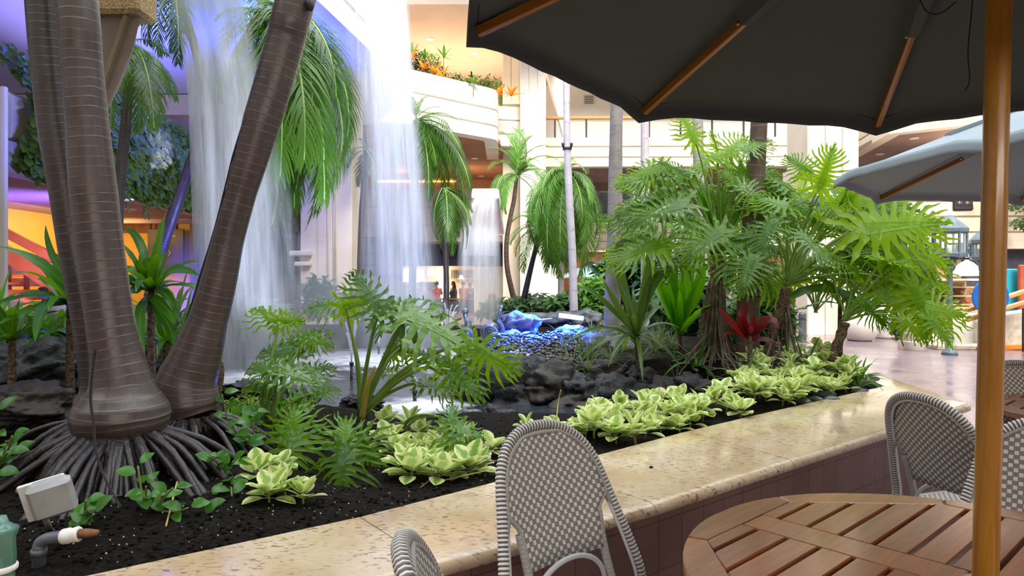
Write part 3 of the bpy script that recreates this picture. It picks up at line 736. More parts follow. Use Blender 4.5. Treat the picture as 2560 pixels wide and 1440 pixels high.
def place_chair(o,back,face):
    f=Vector(face).normalized(); o.location=(back[0]+f.x*.34,back[1]+f.y*.34,0); o.rotation_euler=(0,0,atan2(f.y,f.x)-pi/2)
G_=None
ch=make_chair('whole wicker bistro chair standing between the planter wall and the near table','wicker bistro chairs')
del ch['group']
place_chair(ch,(.085,2.19),(.70,-.86))
chairs=[((1.64,2.74),(.94,.30),'wicker bistro chair seen from behind, turned away beside the planter corner'),
        ((1.80,2.24),(-.69,-.72),'wicker bistro chair behind the umbrella pole, facing the near table'),
        ((2.86,3.86),(-.05,-1),'farthest wicker bistro chair, beyond the second table at the right edge'),
        ((-.185,1.19),(1.17,.20),'wicker bistro chair with only its arched top rising into the bottom edge')]
for bk,fc,lb in chairs: place_chair(dup_chair(ch,lb),bk,fc)

# ================================================================ parasols
def make_parasol(label,cx,cy,z,R,th,tilt,cloth,apex,pole_base,lean,ribs=True,cat='umbrella'):
    root=empty('market_umbrella',(pole_base[0],pole_base[1],0),label,cat)
    def rim(k,f=1.0,dz=0,dr=0):
        a=th+k*pi/4; dx,dy=-(R+dr)*cos(a)*f,(R+dr)*sin(a)*f
        return Vector((cx+dx,cy+dy,z+tilt[0]*dx+tilt[1]*dy+(1-f)*apex+dz))
    n=14; rows=[.02,.15,.3,.45,.6,.75,.88,.97,1.0]; vs=[];uv=[]
    per=8*n
    for r,f in enumerate(rows):
        for k in range(8):
            for i in range(n):
                t=i/n; p=rim(k,f).lerp(rim(k+1,f),t); s=4*t*(1-t)
                p.z+=-.035*s*f*(1-f)*2 + (.03*min(1,s*2.2)*f**6 - .010*f**4)   # taut between ribs, corners dip over the rib tips
                vs.append(p); uv.append((k+t,f))
    # hem
    for dr,dz in ((.006,-.014),(.010,-.034),(.012,-.052)):
        for k in range(8):
            for i in range(n):
                t=i/n; p=rim(k,1,0,dr).lerp(rim(k+1,1,0,dr),t); s=4*t*(1-t); p.z+=dz+.03*min(1,s*2.2)-.010+.002*sin(i*2.3+k); vs.append(p); uv.append((k+t,1.1))
    R_=len(rows)+3
    fs=[(r*per+i,r*per+(i+1)%per,(r+1)*per+(i+1)%per,(r+1)*per+i) for r in range(R_-1) for i in range(per)]
    fs.append(tuple(range(per-1,-1,-1)))
    b=MB(); b.add(vs,fs,uv); o=b.build('canopy',cloth,root,smooth=True); md=o.modifiers.new('s','SOLIDIFY'); md.thickness=.004; md.offset=0
    # stitched hem line
    sl=[]
    for k in range(8):
        for i in range(n):
            t=i/n; p=rim(k,.985).lerp(rim(k+1,.985),t); s=4*t*(1-t); p.z+=.03*min(1,s*2.2)-.012; sl.append(p)
    b=MB(); b.tube(sl,.0022,5,closed=True); b.build('hem_seam',m_string,o,smooth=True)
    hub=Vector((cx,cy,z+apex*.93))
    pb=Vector((pole_base[0],pole_base[1],.03)); 
    b=MB(); b.tube([pb,pb.lerp(hub,.5),hub+Vector((0,0,.05))],.0242,28); b.build('pole',m_polew,root,smooth=True,auto=50)
    b=MB(); b.lathe([(.24,0),(.25,.02),(.25,.05),(.22,.07),(.05,.075),(.04,.08),(.04,.30),(.03,.30)],32,(pole_base[0],pole_base[1],0)); b.build('base',m_black,root,smooth=True,auto=40)
    if ribs:
        b=MB(); b.lathe([(.03,-.03),(.06,-.03),(.06,.03),(.03,.03)],16,hub); b.build('hub',m_ribw,root)
        for k in range(8):
            tip=rim(k,.985)+Vector((0,0,-.030)); mid=rim(k,.60)+Vector((0,0,-.045))
            h2=hub+(rim(k,0.9)-hub).normalized()*.05+Vector((0,0,-.02))
            ax=(tip-h2).normalized(); q=frame(Vector((0,0,1)).cross(ax).cross(ax)*-1 if False else ax,UPZ,h2,1.0)
            L=(tip-h2).length
            bb=MB(); bb.box((0,0,0),(L,.020,.030),None,0,.003)
            me=bb.mesh('rib',True,(m_ribw,)); me.set_sharp_from_angle(angle=radians(40))
            X=ax; Y=UPZ.cross(X).normalized(); Z=X.cross(Y); mm=Matrix((X,Y,Z)).transposed().to_4x4(); mm.translation=h2.lerp(tip,.5)
            rb=put('rib',me,mm,root)
            s0=h2.lerp(tip,.585); s1=h2.lerp(tip,.12); bb=MB()
            up=Vector((0,0,.035)); sd=Y*.03
            bb.add([s0-sd*.5-Z*.018,s0+sd*.5-Z*.018,s0+sd*1.6+Z*.05,s0-sd*1.6+Z*.05,s1-sd*.8-Z*.02,s1+sd*.8-Z*.02,s1+sd*2.0+Z*.05,s1-sd*2.0+Z*.05],[(0,1,5,4),(1,2,6,5),(3,0,4,7),(0,3,2,1)],None)
            bb.build('pocket',cloth,root)
            bb=MB(); c=s0.lerp(tip,.03)+Y*.012; bb.blob(c,(.007,.007,.007),1,0); bb.build('screw',m_brass,rb,smooth=True)
            s2=pb.lerp(hub,.80); md_=h2.lerp(tip,.34)-Z*.016
            bb=MB(); bb.bar(s2,md_,.018,.022,bev=.002); bb.build('strut',m_ribw,root)
    return root
u1=make_parasol('dark green canvas parasol filling the top right, its wooden pole through the near table',1.082,1.493,2.045,1.247,.2925,(-.0266,-.0273),m_canvas,.46,(T1[0]-.035,T1[1]-.03),0)
b=MB(); b.tube(spline([P(2432,-10,1.9),P(2428,40,1.88),P(2420,130,1.86),P(2424,200,1.87),P(2412,228,1.88)],6),.0016,6); b.tube(spline([P(2300,0,1.9),P(2318,30,1.9),P(2350,34,1.9),P(2390,5,1.9)],6),.0020,6)
b.build('cord',m_string,u1,smooth=True)
u2=make_parasol('blue-grey parasol behind the wooden pole, over the second table',3.10,3.38,1.94,1.36,.30,(0,.0),m_canvas2,.50,(T2[0],T2[1]),0)
# ================================================================ rocks
def rock(px,py,d,w,h,label,mat=None,seed=1,dep=None,rot=0.0,amp=.42,fr=1.5,sub=4,ridged=False,group=None,name='lava_rock'):
    """rock centred at pixel (px,py) depth d, w x h pixels"""
    s=d/F; b=MB(); b.blob((0,0,0),(w/2*s,(dep or w*.4)*s,h/2*s),sub,amp,fr,seed,rot,0,.75,ridged)
    o=b.build(name,mat or m_rock,smooth=True); o.location=P(px,py,d); return tag(o,label,'rock',group)
rock(75,925,4.6,250,150,'largest black lava boulder at the left frame edge',seed=3,rot=.2)
rock(170,905,5.0,150,130,'rounded black rock half hidden behind the leftmost trunk',seed=5)
rock(80,1020,3.9,260,110,'flat brownish lava rock below the big left boulder',m_rock2,seed=9,rot=-.1)
rock(395,930,5.2,110,130,'black rock showing between the two leaning foreground trunks',seed=12)
rock(250,960,4.8,120,120,'dark rock wedged behind the front left trunk',seed=13)
rock(630,980,5.3,170,60,'low crusty black rock at the pond edge right of the leaning trunk',seed=14,ridged=True)
rock(740,1000,5.0,120,60,'small black rock at the near pond edge behind the lime creeper',seed=15,ridged=True)
rock(905,1010,5.0,110,50,'black rock at the near pond edge under the tall philodendron stems',seed=19,ridged=True)
rock(1225,950,6.1,200,140,'smooth grey-black boulder at the left end of the island edge',m_rock,seed=21,amp=.18,fr=1.0)
edge=[(1335,935,6.2,120,90),(1380,955,6.15,150,90),(1450,975,6.1,120,70),(1400,920,6.5,130,60),(1530,985,6.15,150,80),(1500,935,6.5,130,60),(1600,950,6.4,120,70),(1660,985,6.1,120,80),(1730,975,6.0,130,80),(1790,985,5.7,120,60),(1290,1000,6.05,180,80),(1440,1010,6.0,190,60),(1580,1015,6.0,180,50),(1345,985,6.0,120,60)]
for i,(x,y,d,w,h) in enumerate(edge):
    rock(x,y,d,w,h,'jagged dark lava rock in the retaining edge of the planted island',(m_rock,m_rock2)[i%2],seed=30+i,rot=i*.7,amp=.5,sub=3,ridged=i%3==0,group='lava rocks lining the island edge')
rock(1515,1045,4.75,80,70,'pointed black rock standing in the water behind the nearest chair',seed=51,amp=.5)
rock(1240,1045,4.9,90,50,'small black rock at the near shore left of the nearest chair',seed=52,amp=.5)
rock(1320,1070,4.7,110,40,'flat black rock hidden behind the arched chair top',seed=53,amp=.5)
blue=[(1300,815,9.6,100,70,.25),(1345,860,8.9,160,40,.3),(1275,850,9.2,80,50,.3),(1400,800,10.6,110,40,.3),(1460,800,10.8,100,50,.3),(1440,835,9.8,110,40,.4),(1340,795,10.8,110,26,.3),(1390,880,8.2,130,40,.4),(1265,800,11.0,70,30,.3),(1500,860,8.3,110,50,.3),(1560,880,7.8,90,60,.3)]
for i,(x,y,d,w,h,a) in enumerate(blue):
    rock(x,y,d,w,h,'grey rock on the island under the blue lamp',m_rockg,seed=60+i,rot=i,amp=a,sub=3,group='grey rocks lit blue')
# gravel: countless pebbles
b=MB(); rnd=random.Random(4)
for i in range(2000):
    x,y=rnd.uniform(1215,1450),rnd.uniform(845,915); q=G(x,y,.62)
    if sdist((q.x,q.y),POND)<.1: continue
    s=rnd.uniform(.010,.030); b.blob((q.x,q.y,soil_z(q.x,q.y)+.02+rnd.uniform(0,.14)),(s,s*.8,s*.6),1,.3,1,i,rnd.random()*3)
tag(b.build('river_gravel',m_rockg,smooth=True),'blue-lit gravel slope on the island beneath the bird sculptures','gravel',kind='stuff')
for i,(x,y,w) in enumerate([(2060,985,60),(2105,965,60),(2135,955,50),(2170,965,55),(2150,980,45),(2110,950,40),(2010,1005,50),(2040,1000,40),(2080,1000,45),(2185,950,40)]):
    q=G(x,y,.49); s=q.y/F; b=MB(); b.blob((0,0,0),(w/2*s,w*.33*s,w*.24*s),3,.08,1,i); o=b.build('river_pebble',m_pebbleb,smooth=True); o.location=q; o.rotation_euler=(0,0,i*.8)
    tag(o,'smooth dark oval stone at the right end of the raised bed','stone','smooth dark stones at the bed corner')
# crumbs of soil on the coping, grit in the soil
for i,(x,y) in enumerate([(935,1278),(1003,1262),(1015,1252),(845,1283),(1628,1168),(785,1297)]):
    q=G(x,y,.504); b=MB(); b.blob((0,0,0),(.008,.007,.006),2,.5,2,i); o=b.build('soil_crumb',m_crumb,smooth=True); o.location=q
    tag(o,'crumb of black soil lying on the pale coping','soil crumb','soil crumbs on the coping')
b=MB(); rnd=random.Random(9)
for i in range(420):
    x,y=rnd.uniform(60,1250),rnd.uniform(1120,1420); q=G(x,y,.48)
    if sdist((q.x,q.y),GARD)>-.04: continue
    s=rnd.uniform(.0015,.004); b.blob((q.x,q.y,soil_z(q.x,q.y)+.002),(s,s,s),0,0,1,i)
tag(b.build('perlite_grit',m_chip),'pale grit specks scattered through the black soil','grit',kind='stuff')
b=MB()
for i in range(2600):
    x,y=rnd.uniform(-20,1750),rnd.uniform(1040,1430); q=G(x,y,.48)
    if sdist((q.x,q.y),GARD)>-.015 or q.y<.9: continue
    s=rnd.uniform(.004,.011); b.blob((q.x,q.y,soil_z(q.x,q.y)+.002),(s,s*.8,s*.6),1,.5,2,i,i)
tag(b.build('soil_clods',m_soil,smooth=True),'loose black clods of soil behind the coping','soil',kind='stuff')

# ================================================================ trunks
def trunk_from(rows,n=6):
    """rows (y, xl, xr, d) in picture units -> centre points and radii"""
    c=[P((xl+xr)/2,y,d) for y,xl,xr,d in rows]; r=[(xr-xl)/2/F*d for y,xl,xr,d in rows]
    return spline(c,n),[v for v in lerplist(r,(len(rows)-1)*n+1)]
def rooted_palm(label,rows,mat,base,rb,roots,seed):
    g0=soil_z(base.x,base.y)
    root=empty('palm_tree',(base.x,base.y,g0),label,'palm tree')
    pts,rad=trunk_from(rows,8); b=MB(); b.tube(pts,rad,28,True); b.build('trunk',mat,root,smooth=True)
    b=MB(); zb=base.z
    b.lathe([(rb*.85,zb+.03),(rb*.95,zb-.02),(rb*1.15,zb-.12),(rb*1.5,g0-.05)],24,(base.x,base.y,0)); b.build('root_core',m_soil,root,smooth=True)
    # ragged skirt
    b=MB(); rnd=random.Random(seed); m=90
    for i in range(m):
        a=2*pi*i/m; l=rnd.uniform(.025,.065); w=.011; cdir=V(cos(a),sin(a),0); sd=V(-sin(a),cos(a),0)
        p=base+cdir*rb*.975; b.add([p-sd*w+V(0,0,.012),p+sd*w+V(0,0,.012),p+sd*w*.6+cdir*.006-V(0,0,l),p-sd*w*.6+cdir*.006-V(0,0,l*rnd.uniform(.5,1))],[(0,1,2,3)],[(0,0)]*4)
    b.build('frayed_skirt',mat,root)
    for i in range(roots):
        a=rnd.uniform(-pi,.15*pi) if i<roots*.85 else rnd.uniform(0,pi); 
        t=rnd.choice((0,0,0,1)); L=rnd.uniform(.06,.34)*(1 if t==0 else .5); rr=rnd.uniform(.011,.019)
        dr=V(cos(a),sin(a),0); p0=base+dr*rb*rnd.uniform(.72,.95)+V(0,0,.0)
        e=base+dr*(rb+L)+V(rnd.uniform(-.03,.03),rnd.uniform(-.03,.03),0); e.z=soil_z(e.x,e.y)-.015
        mid=p0.lerp(e,.45)+V(0,0,rnd.uniform(.0,.05)*min(1,L/.3))+dr*.02
        b=MB(); sp_=spline([p0+V(0,0,.01),mid,e],7); b.tube(sp_,[rr*(1+.10*sin(k*2.4+i)) for k in range(len(sp_))],7); b.build('root',m_root,root,smooth=True)
    return root
D1=2.85
R1=[(-2300,170,225,D1+.3),(-1200,120,200,D1+.2),(-420,100,196,D1+.1),(0,145,240,D1),(160,158,252,D1),(320,171,268,D1),(480,180,288,D1),(640,199,306,D1),(800,220,330,D1),(900,232,355,D1),(960,230,376,D1),(990,212,396,D1),(1015,196,412,D1),(1040,190,417,D1),(1062,196,414,D1),(1080,206,406,D1)]
rpA=rooted_palm('front palm of the left group, straight thick ringed trunk with flared base',R1,m_trunk,P(306,1080,D1),.168,95,1)
D2=3.12
R2=[(-2000,-60,-10,D2),(-1200,0,60,D2),(-420,40,118,D2),(0,68,146,D2),(160,82,160,D2),(320,100,180,D2),(480,128,205,D2),(640,154,232,D2),(800,184,262,D2),(960,205,290,D2),(1010,190,300,D2),(1050,200,300,D2)]
rpB=rooted_palm('thinner dark palm trunk at the far left, leaning behind the front trunk',R2,m_trunk2,P(250,1050,D2),.10,30,2)
D3=3.25
R3=[(-2000,1500,1560,D3+.5),(-1100,1130,1200,D3+.4),(-300,780,872,D3+.2),(0,692,786,D3),(100,668,760,D3),(200,640,732,D3),(300,611,702,D3),(480,567,640,D3),(600,533,608,D3),(700,505,590,D3),(800,473,567,D3),(900,425,550,D3),(960,392,541,D3),(1010,385,546,D3),(1038,398,545,D3)]
rpC=rooted_palm('right palm of the foreground group, its ringed trunk leaning steeply right',R3,m_trunk,P(467,1042,D3),.135,55,3)
def overhead_crown(root,top,tipz,seed,n=15,L=(1.5,2.2)):
    rnd=random.Random(seed); c=Vector(top)
    for i in range(n):
        a=2*pi*i/n+rnd.uniform(-.15,.15); l=rnd.uniform(*L); t=c+V(cos(a)*l,sin(a)*l*.9,rnd.uniform(-.5,.3)); t.z=max(t.z,tipz+max(0,t.y-2.5)*.45)
        frond_to(root,c,t,FR_P[i%3])
def cable(name,label,pts,r,mat=None,n=1):
    root=None
    b=MB()
    for k in range(n):
        o=V(.006*k-.006,-.004*k,0); b.tube(spline([p+o for p in pts],8),r,6)
    o=b.build(name,mat or m_string,smooth=True); return tag(o,label,'cable')
cable('cable','bundle of thin dark cables hanging down the flared base of the front palm',[P(240,870,D1-.17),P(228,985,D1-.19),P(236,1060,D1-.22),P(240,1120,D1-.27),P(262,1190,D1-.37),P(302,1265,D1-.5)],.0022,n=3)
cable('cable','black cable running up the left side of the steeply leaning trunk',[P(430,905,D3-.03),P(472,790,D3-.03),P(503,690,D3-.03),P(540,570,D3-.03),P(568,460,D3-.04),P(588,380,D3-.04),P(640,210,D3-.04),P(690,20,D3-.03)],.004)
b=MB(); b.blob((0,0,0),(.02,.02,.03),2,.2); o=b.build('clip_lamp',m_black,smooth=True); o.location=P(775,12,D3-.06); tag(o,'small black lamp clipped to the top of the leaning trunk','lamp')

def tall_palm(label,rows,mat,seg=18):
    c=P((rows[-1][1]+rows[-1][2])/2,rows[-1][0],rows[-1][3]); root=empty('palm_tree',(c.x,c.y,soil_z(c.x,c.y) if c.y<13 else 0),label,'palm tree')
    pts,rad=trunk_from(rows,6); pts.append(V(c.x,c.y,.3)); rad.append(rad[-1]*1.05)
    b=MB(); b.tube(pts,rad,seg); b.build('trunk',mat,root,smooth=True); return root
tall_palm('slender pale grey trunk standing left of the thick grey one, lamp clamped on it',[(-250,1398,1410,11),(200,1407,1423,11),(365,1409,1427,11),(500,1414,1433,11),(640,1421,1441,11),(770,1424,1445,11)],m_trunkw)
tall_palm('thick grey ringed trunk rising behind the island, third from the right pillar',[(-300,1535,1565,8.6),(250,1526,1557,8.6),(400,1522,1556,8.6),(600,1517,1556,8.6),(750,1511,1552,8.6),(860,1508,1552,8.6)],m_trunkg)
tall_palm('straight whitish trunk between the thick grey trunk and the leafy mass',[(-250,1602,1619,12),(285,1602,1622,12),(500,1602,1624,12),(780,1602,1626,12)],m_trunkw)
tall_palm('grey trunk mostly hidden behind the tallest philodendron leaves',[(-250,1728,1752,11),(350,1732,1758,11),(500,1738,1765,11),(790,1742,1772,11)],m_trunkg)
tall_palm('dark brown trunk wrapped with cable inside the right leafy mass',[(-300,1905,1950,6.35),(300,1878,1918,6.35),(500,1862,1910,6.35),(640,1848,1902,6.35),(760,1843,1898,6.35),(900,1840,1898,6.35)],m_trunkb)
tall_palm('thin pale trunk leaning behind the broad bright leaves',[(520,1688,1706,10),(620,1680,1694,10),(760,1672,1690,10)],m_trunkw,10)
cable('cable','dark cable wound around the brown trunk on the right',[P(1838,668,6.19),P(1870,672,6.15),P(1902,676,6.19),P(1902,700,6.38),P(1842,700,6.42),P(1842,706,6.19),P(1870,704,6.15),P(1902,706,6.19),P(1902,730,6.38),P(1842,725,6.38),P(1840,732,6.19),P(1875,740,6.15),P(1902,742,6.20)],.009)
# clamp with two small lamps
r=empty('tree_lamp',P(1418,366,10.93),'pair of small black lamps clamped around the slender pale trunk','lamp')
b=MB(); b.lathe([(.063,-.02),(.072,-.02),(.072,.02),(.063,.02)],18,P(1418,372,11)); b.build('clamp',m_black,r,smooth=True)
for px in (1409,1427):
    b=MB(); b.tube([P(px,372,10.9),P(px+(2 if px>1418 else -2),358,10.85)],[.012,.028],10); b.build('lamp_head',m_black,r,smooth=True)

# ================================================================ palm fronds
def frond_mesh(name,mat,n=40,bend=1.3,ll=.34,droop=.5,wid=.016,seed=0,start=.12,spread=(50,25)):
    rnd=random.Random(seed); b=MB(); K=24; pts=[V(0,0,0)]
    for i in range(K): 
        a=-bend*(i/K)**1.3; pts.append(pts[-1]+V(0,cos(a),sin(a))/K)
    b.tube(pts,[.011*(1-i/(K+4))+.0015 for i in range(K+1)],5,mi=1)
    def at(s):
        t=s*K; k=min(int(t),K-1); return pts[k].lerp(pts[k+1],t-k),(pts[k+1]-pts[k]).normalized()
    for sd in (-1,1):
        for i in range(n):
            s=start+(1-start)*(i+rnd.random()*.5)/n; p,tg=at(min(s,.999)); nz=V(1,0,0).cross(tg)
            ph=radians(spread[0]+(spread[1]-spread[0])*s+rnd.uniform(-6,6)); L=ll*max(.25,sin(pi*min(1,.18+.80*s))**.6)*rnd.uniform(.85,1.1)
            d=(V(sd,0,0)*cos(pi/2-ph)+tg*sin(pi/2-ph)+nz*.22).normalized(); q=p.copy(); cl=[q.copy()]
            for k in range(4): d=(d+V(0,0,-droop*(k+1)*.22)+V(rnd.uniform(-.05,.05),0,0)).normalized(); q=q+d*L/4; cl.append(q.copy())
            w=wid*rnd.uniform(.8,1.2); ws=[w*.6,w,w*.85,w*.5,w*.08]
            vs=[];uv=[]
            for k,c in enumerate(cl):
                t=(cl[min(k+1,4)]-cl[max(k-1,0)]).normalized(); x=t.cross(nz+V(0,0,.2)).normalized()*ws[k]/2; vs+=[c-x,c+x]; uv+=[(0,k/4),(1,k/4)]
            b.add(vs,[(2*k,2*k+1,2*k+3,2*k+2) for k in range(4)],uv,0)
    me=b.mesh(name,True,(mat,m_petiole)); me['tip']=[0.0,pts[-1].y,pts[-1].z]; return me
FR_P=[frond_mesh('frond',m_palm,50,1.5,.27,.40,.0105,i) for i in range(3)]
FR_H=[frond_mesh('frond',m_palm,50,1.0,.26,.60,.0100,i+5) for i in range(3)]
FR_D=[frond_mesh('frond',m_palmD,44,1.2,.26,.45,.011,i+8) for i in range(2)]
FR_L=[frond_mesh('frond',m_palmL,46,1.7,.24,.42,.0105,i+11) for i in range(3)]
def frond_to(parent,base,tip,me,up=UPZ,name='frond'):
    base=Vector(base);tip=Vector(tip); w=tip-base; lt=Vector(me['tip']); al=atan2(lt.z,lt.y); L=w.length/lt.length
    w.normalize(); x=w.cross(up)
    if x.length<.05: x=w.orthogonal()
    x.normalize(); y=Matrix.Rotation(-al,3,x)@w; z=x.cross(y)
    m=Matrix((x*L,y*L,z*L)).transposed().to_4x4(); m.translation=base
    return put(name,me,m,parent)
for rp_,rw,sd_ in ((rpA,R1,1),(rpB,R2,2),(rpC,R3,3)):
    y_,a_,b_,d_=rw[0]; overhead_crown(rp_,P((a_+b_)/2,y_,d_),4.3,sd_)
def bg_palm(label,crown,fronds,meshes,trunk=None,tmat=None,seed=0,tw=None,dd=.0,fill=(0,0,0)):
    """crown (px,py,d); fronds list of tips (px,py[,depth offset])"""
    c=P(*crown); rnd=random.Random(seed)
    zg=.0
    root=empty('palm_tree',(c.x,c.y,0.3),label,'palm tree')
    if trunk:
        pts,rad=trunk_from([(y,x-w/2,x+w/2,d) for x,y,w,d in trunk],6); bot=pts[-1].copy(); bot.z=.25; pts.append(bot); rad.append(rad[-1]*1.1)
        b=MB(); b.tube([c]+pts,[rad[0]*.8]+rad,12); b.build('trunk',tmat or m_trunkg,root,smooth=True)
        root.location=bot
        for ch in root.children: ch.matrix_parent_inverse=parent_inv(root)
    fronds=list(fronds)+[(crown[0]+cos(a)*r_*fill[1],crown[1]-sin(a)*r_*fill[1]+fill[2]*(1-sin(a)*.5)) for a,r_ in [(rnd.uniform(0,2*pi),rnd.uniform(.6,1.05)) for _ in range(fill[0])]]
    for i,t in enumerate(fronds):
        off=t[2] if len(t)>2 else rnd.uniform(-1,1)*.10*crown[2]*.6
        tip=P(t[0],t[1],crown[2]+off); frond_to(root,c+V(rnd.uniform(-.04,.04),rnd.uniform(-.04,.04),0),tip,meshes[i%len(meshes)])
    return root
bg_palm('palm with a long hanging frond above the ivy, just right of the front trunk',(328,112,7.2),[(278,318,-.4),(345,330,-.2),(398,290,.2),(425,215,.3),(418,140,.8),(300,215,-.8),(385,320,-.8),(250,180,.5),(440,250,.8)],FR_H,[(322,200,24,7.3),(314,320,26,7.3),(300,450,27,7.3),(292,600,28,7.3),(290,760,28,7.3)],m_trunk2,1)
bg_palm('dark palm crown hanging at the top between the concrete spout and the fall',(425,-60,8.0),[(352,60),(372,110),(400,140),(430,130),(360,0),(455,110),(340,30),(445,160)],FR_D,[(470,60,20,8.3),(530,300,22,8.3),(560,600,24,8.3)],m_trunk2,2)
bg_palm('full green palm crown right of the leaning trunk, trunk lit blue',(648,30,8.6),[(872,262,.8),(868,340,-.5),(846,420,.3),(810,500,-.8),(770,560,.2),(735,520,1.2),(700,440,-1.0),(790,210,1.2),(830,180,-.8),(745,95,1.4),(700,300,1.0),(820,320,1.4),(760,400,-1.4),(720,200,-1.4),(560,130,.8),(600,240,.6),(540,50,-.6),(690,-60,.8),(850,300,.2),(860,380,.6),(830,460,-.2),(790,530,.6),(750,450,1.0),(715,380,.2),(780,300,-1),(840,240,-1),(700,520,.8),(680,350,-.4),(810,400,-1),(770,240,.6),(660,480,.2),(765,300,-.4),(800,130,.2),(740,470,.6),(680,560,.4)],FR_P+FR_H,[(620,90,24,8.6),(560,200,24,8.6),(500,345,25,8.6),(455,475,27,8.6),(412,600,28,8.6),(384,700,30,8.6),(368,790,32,8.6)],m_trunk2,3)
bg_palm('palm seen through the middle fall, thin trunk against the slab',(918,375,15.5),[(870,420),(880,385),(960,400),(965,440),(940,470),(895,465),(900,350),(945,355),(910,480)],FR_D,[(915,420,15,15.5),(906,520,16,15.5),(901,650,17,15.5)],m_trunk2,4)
bg_palm('drooping palm crown at the right side of the middle fall',(1042,300,12.5),[(1100,268),(1142,300),(1150,370),(1158,440),(1160,520),(1120,480),(1085,430),(1060,400),(1130,420),(1100,500),(1165,400),(1155,560),(1080,300),(1120,320),(1175,470),(1140,500),(1070,500),(1110,560),(1020,250),(1070,240),(1000,380)],FR_H,[(1040,400,16,12.5),(1035,560,18,12.5),(1030,760,20,12.5)],m_trunk2,5,fill=(10,90,60))
bg_palm('lower palm crown drooping beside the narrow right fall',(1110,470,12.0),[(1172,500),(1176,560),(1165,620),(1130,635),(1108,620),(1085,560),(1145,590),(1150,480),(1120,600),(1095,600),(1170,590),(1160,500),(1130,560),(1150,640),(1180,530),(1115,520)],FR_H,[(1112,560,14,12.2),(1116,700,15,12.2)],m_trunk2,6)
bg_palm('light green feathery palm left of the slender pale trunk, brown stem lit by a lamp',(1292,440,16),[(1222,370),(1245,330),(1280,318),(1330,340),(1370,365),(1395,400),(1235,410),(1385,450),(1260,380),(1310,380),(1350,410),(1300,330),(1340,460)],FR_L,[(1285,500,11,16),(1268,590,12,16),(1267,660,13,16),(1278,720,14,16),(1292,775,15,16)],m_trunkb,7,fill=(20,80,25))
bg_palm('feathery palm with a dark curved stem in front of the lit pillar',(1352,572,14.5),[(1285,600),(1290,640),(1295,540),(1330,500),(1370,480),(1400,520),(1420,560),(1400,630),(1380,660),(1310,570),(1350,490),(1365,680),(1385,560)],FR_L+FR_P,[(1349,585,11,14.5),(1332,650,13,14.5),(1318,710,15,14.5),(1305,770,17,14.5)],m_trunk2,8,fill=(20,85,40))
bg_palm('dense drooping palm crown behind the slender pale trunk',(1412,430,13.5),[(1470,470),(1482,530),(1488,590),(1478,640),(1450,690),(1420,680),(1400,640),(1455,560),(1440,480),(1380,470),(1370,520),(1395,560),(1430,620),(1465,600),(1350,440),(1400,690),(1380,620),(1440,650)],FR_P+FR_L,[(1408,520,14,13.6),(1404,640,15,13.6),(1402,760,16,13.6)],m_trunkg,9,fill=(34,85,110))
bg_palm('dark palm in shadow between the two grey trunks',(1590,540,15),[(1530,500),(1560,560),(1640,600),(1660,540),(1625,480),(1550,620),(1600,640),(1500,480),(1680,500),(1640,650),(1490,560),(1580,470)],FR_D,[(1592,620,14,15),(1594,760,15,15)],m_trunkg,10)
# ================================================================ split-leaf philodendrons
def blade_mesh(name,mat,seed=0,n=10,wid=1.0,droop=.35,cut=.70,ruffle=.03):
    """deeply lobed blade, petiole joint at the origin, tip at y=1"""
    rnd=random.Random(seed); b=MB(); S=7
    def drop(x,y): return -droop*(x*x*1.1+max(0,y)**2*.55+ (y*y*.5 if y<0 else 0))
    # midrib web
    for sd in (-1,1):
        for i in range(n):
            t=i/(n-1); y0=-.03+.80*t**1.05
            ang=radians(158-128*t**.75) if t<1 else radians(16)
            L=wid*(.40+.32*sin(pi*(t*.9+.08)))*(1-.35*t)*rnd.uniform(.9,1.08)
            if t>.9: L=.26
            w0=(.80/(n-1))*1.12+ (.05 if t<.3 else 0)
            cx,cy_=0.0,y0; a=ang; px,py=0,y0; pts=[(0,y0,a)]
            for k in range(S):
                a-=radians(rnd.uniform(3,9))*(1 if t>.15 else .3); px+=sin(a)*L/S; py+=cos(a)*L/S; pts.append((px,py,a))
            prof=[1.0,1.0,1.0-cut*.35,1-cut*.75,.62-cut*.25+.12,.46,.30,.02]
            vs=[];uv=[]; zo=.0015*((i%3)-1)
            for k,(x,y,aa) in enumerate(pts):
                w=w0*prof[k]*(.5+.10*sin(k*2.3+seed+i)*(k>2)); wl=w*(1+.30*(k%2)*(k>2)); wr=w*(1+.30*((k+1)%2)*(k>2))
                nx_,ny_=cos(aa),-sin(aa); ru=ruffle*sin(k*1.9+i*1.3+seed)*min(1,k/4)
                for q,(ox) in ((0,-wl),(1,0),(2,wr)):
                    X,Y=x+nx_*ox,y+ny_*ox; vs.append((sd*X,Y,drop(X,Y)+zo+(ru if q!=1 else ru*.3-.012*min(1,k/2)))); uv.append((.5+.5*(q-1)*.9,k/S))
            fs=[]
            for k in range(S):
                c=k*3; f1=(c,c+1,c+4,c+3);f2=(c+1,c+2,c+5,c+4)
                if sd<0: f1=f1[::-1]; f2=f2[::-1]
                fs+=[f1,f2]
            b.add(vs,fs,uv)
    rows=[(0,-.02+.98*k/8) for k in range(9)]; vs=[];uv=[]
    for k,(x,y) in enumerate(rows):
        w=.06*(1-k/9)+.012*(k>6); w=.075*(1-k/8.2)+.004
        for ox in (-w,0,w): vs.append((ox,y,drop(ox,y)+.004-(0.008 if ox==0 else 0))); uv.append((.5+ox*3,k/8))
    b.add(vs,[f for k in range(8) for f in ((k*3,k*3+1,k*3+4,k*3+3),(k*3+1,k*3+2,k*3+5,k*3+4))],uv)
    return b.mesh(name,True,(mat,))
BL={}
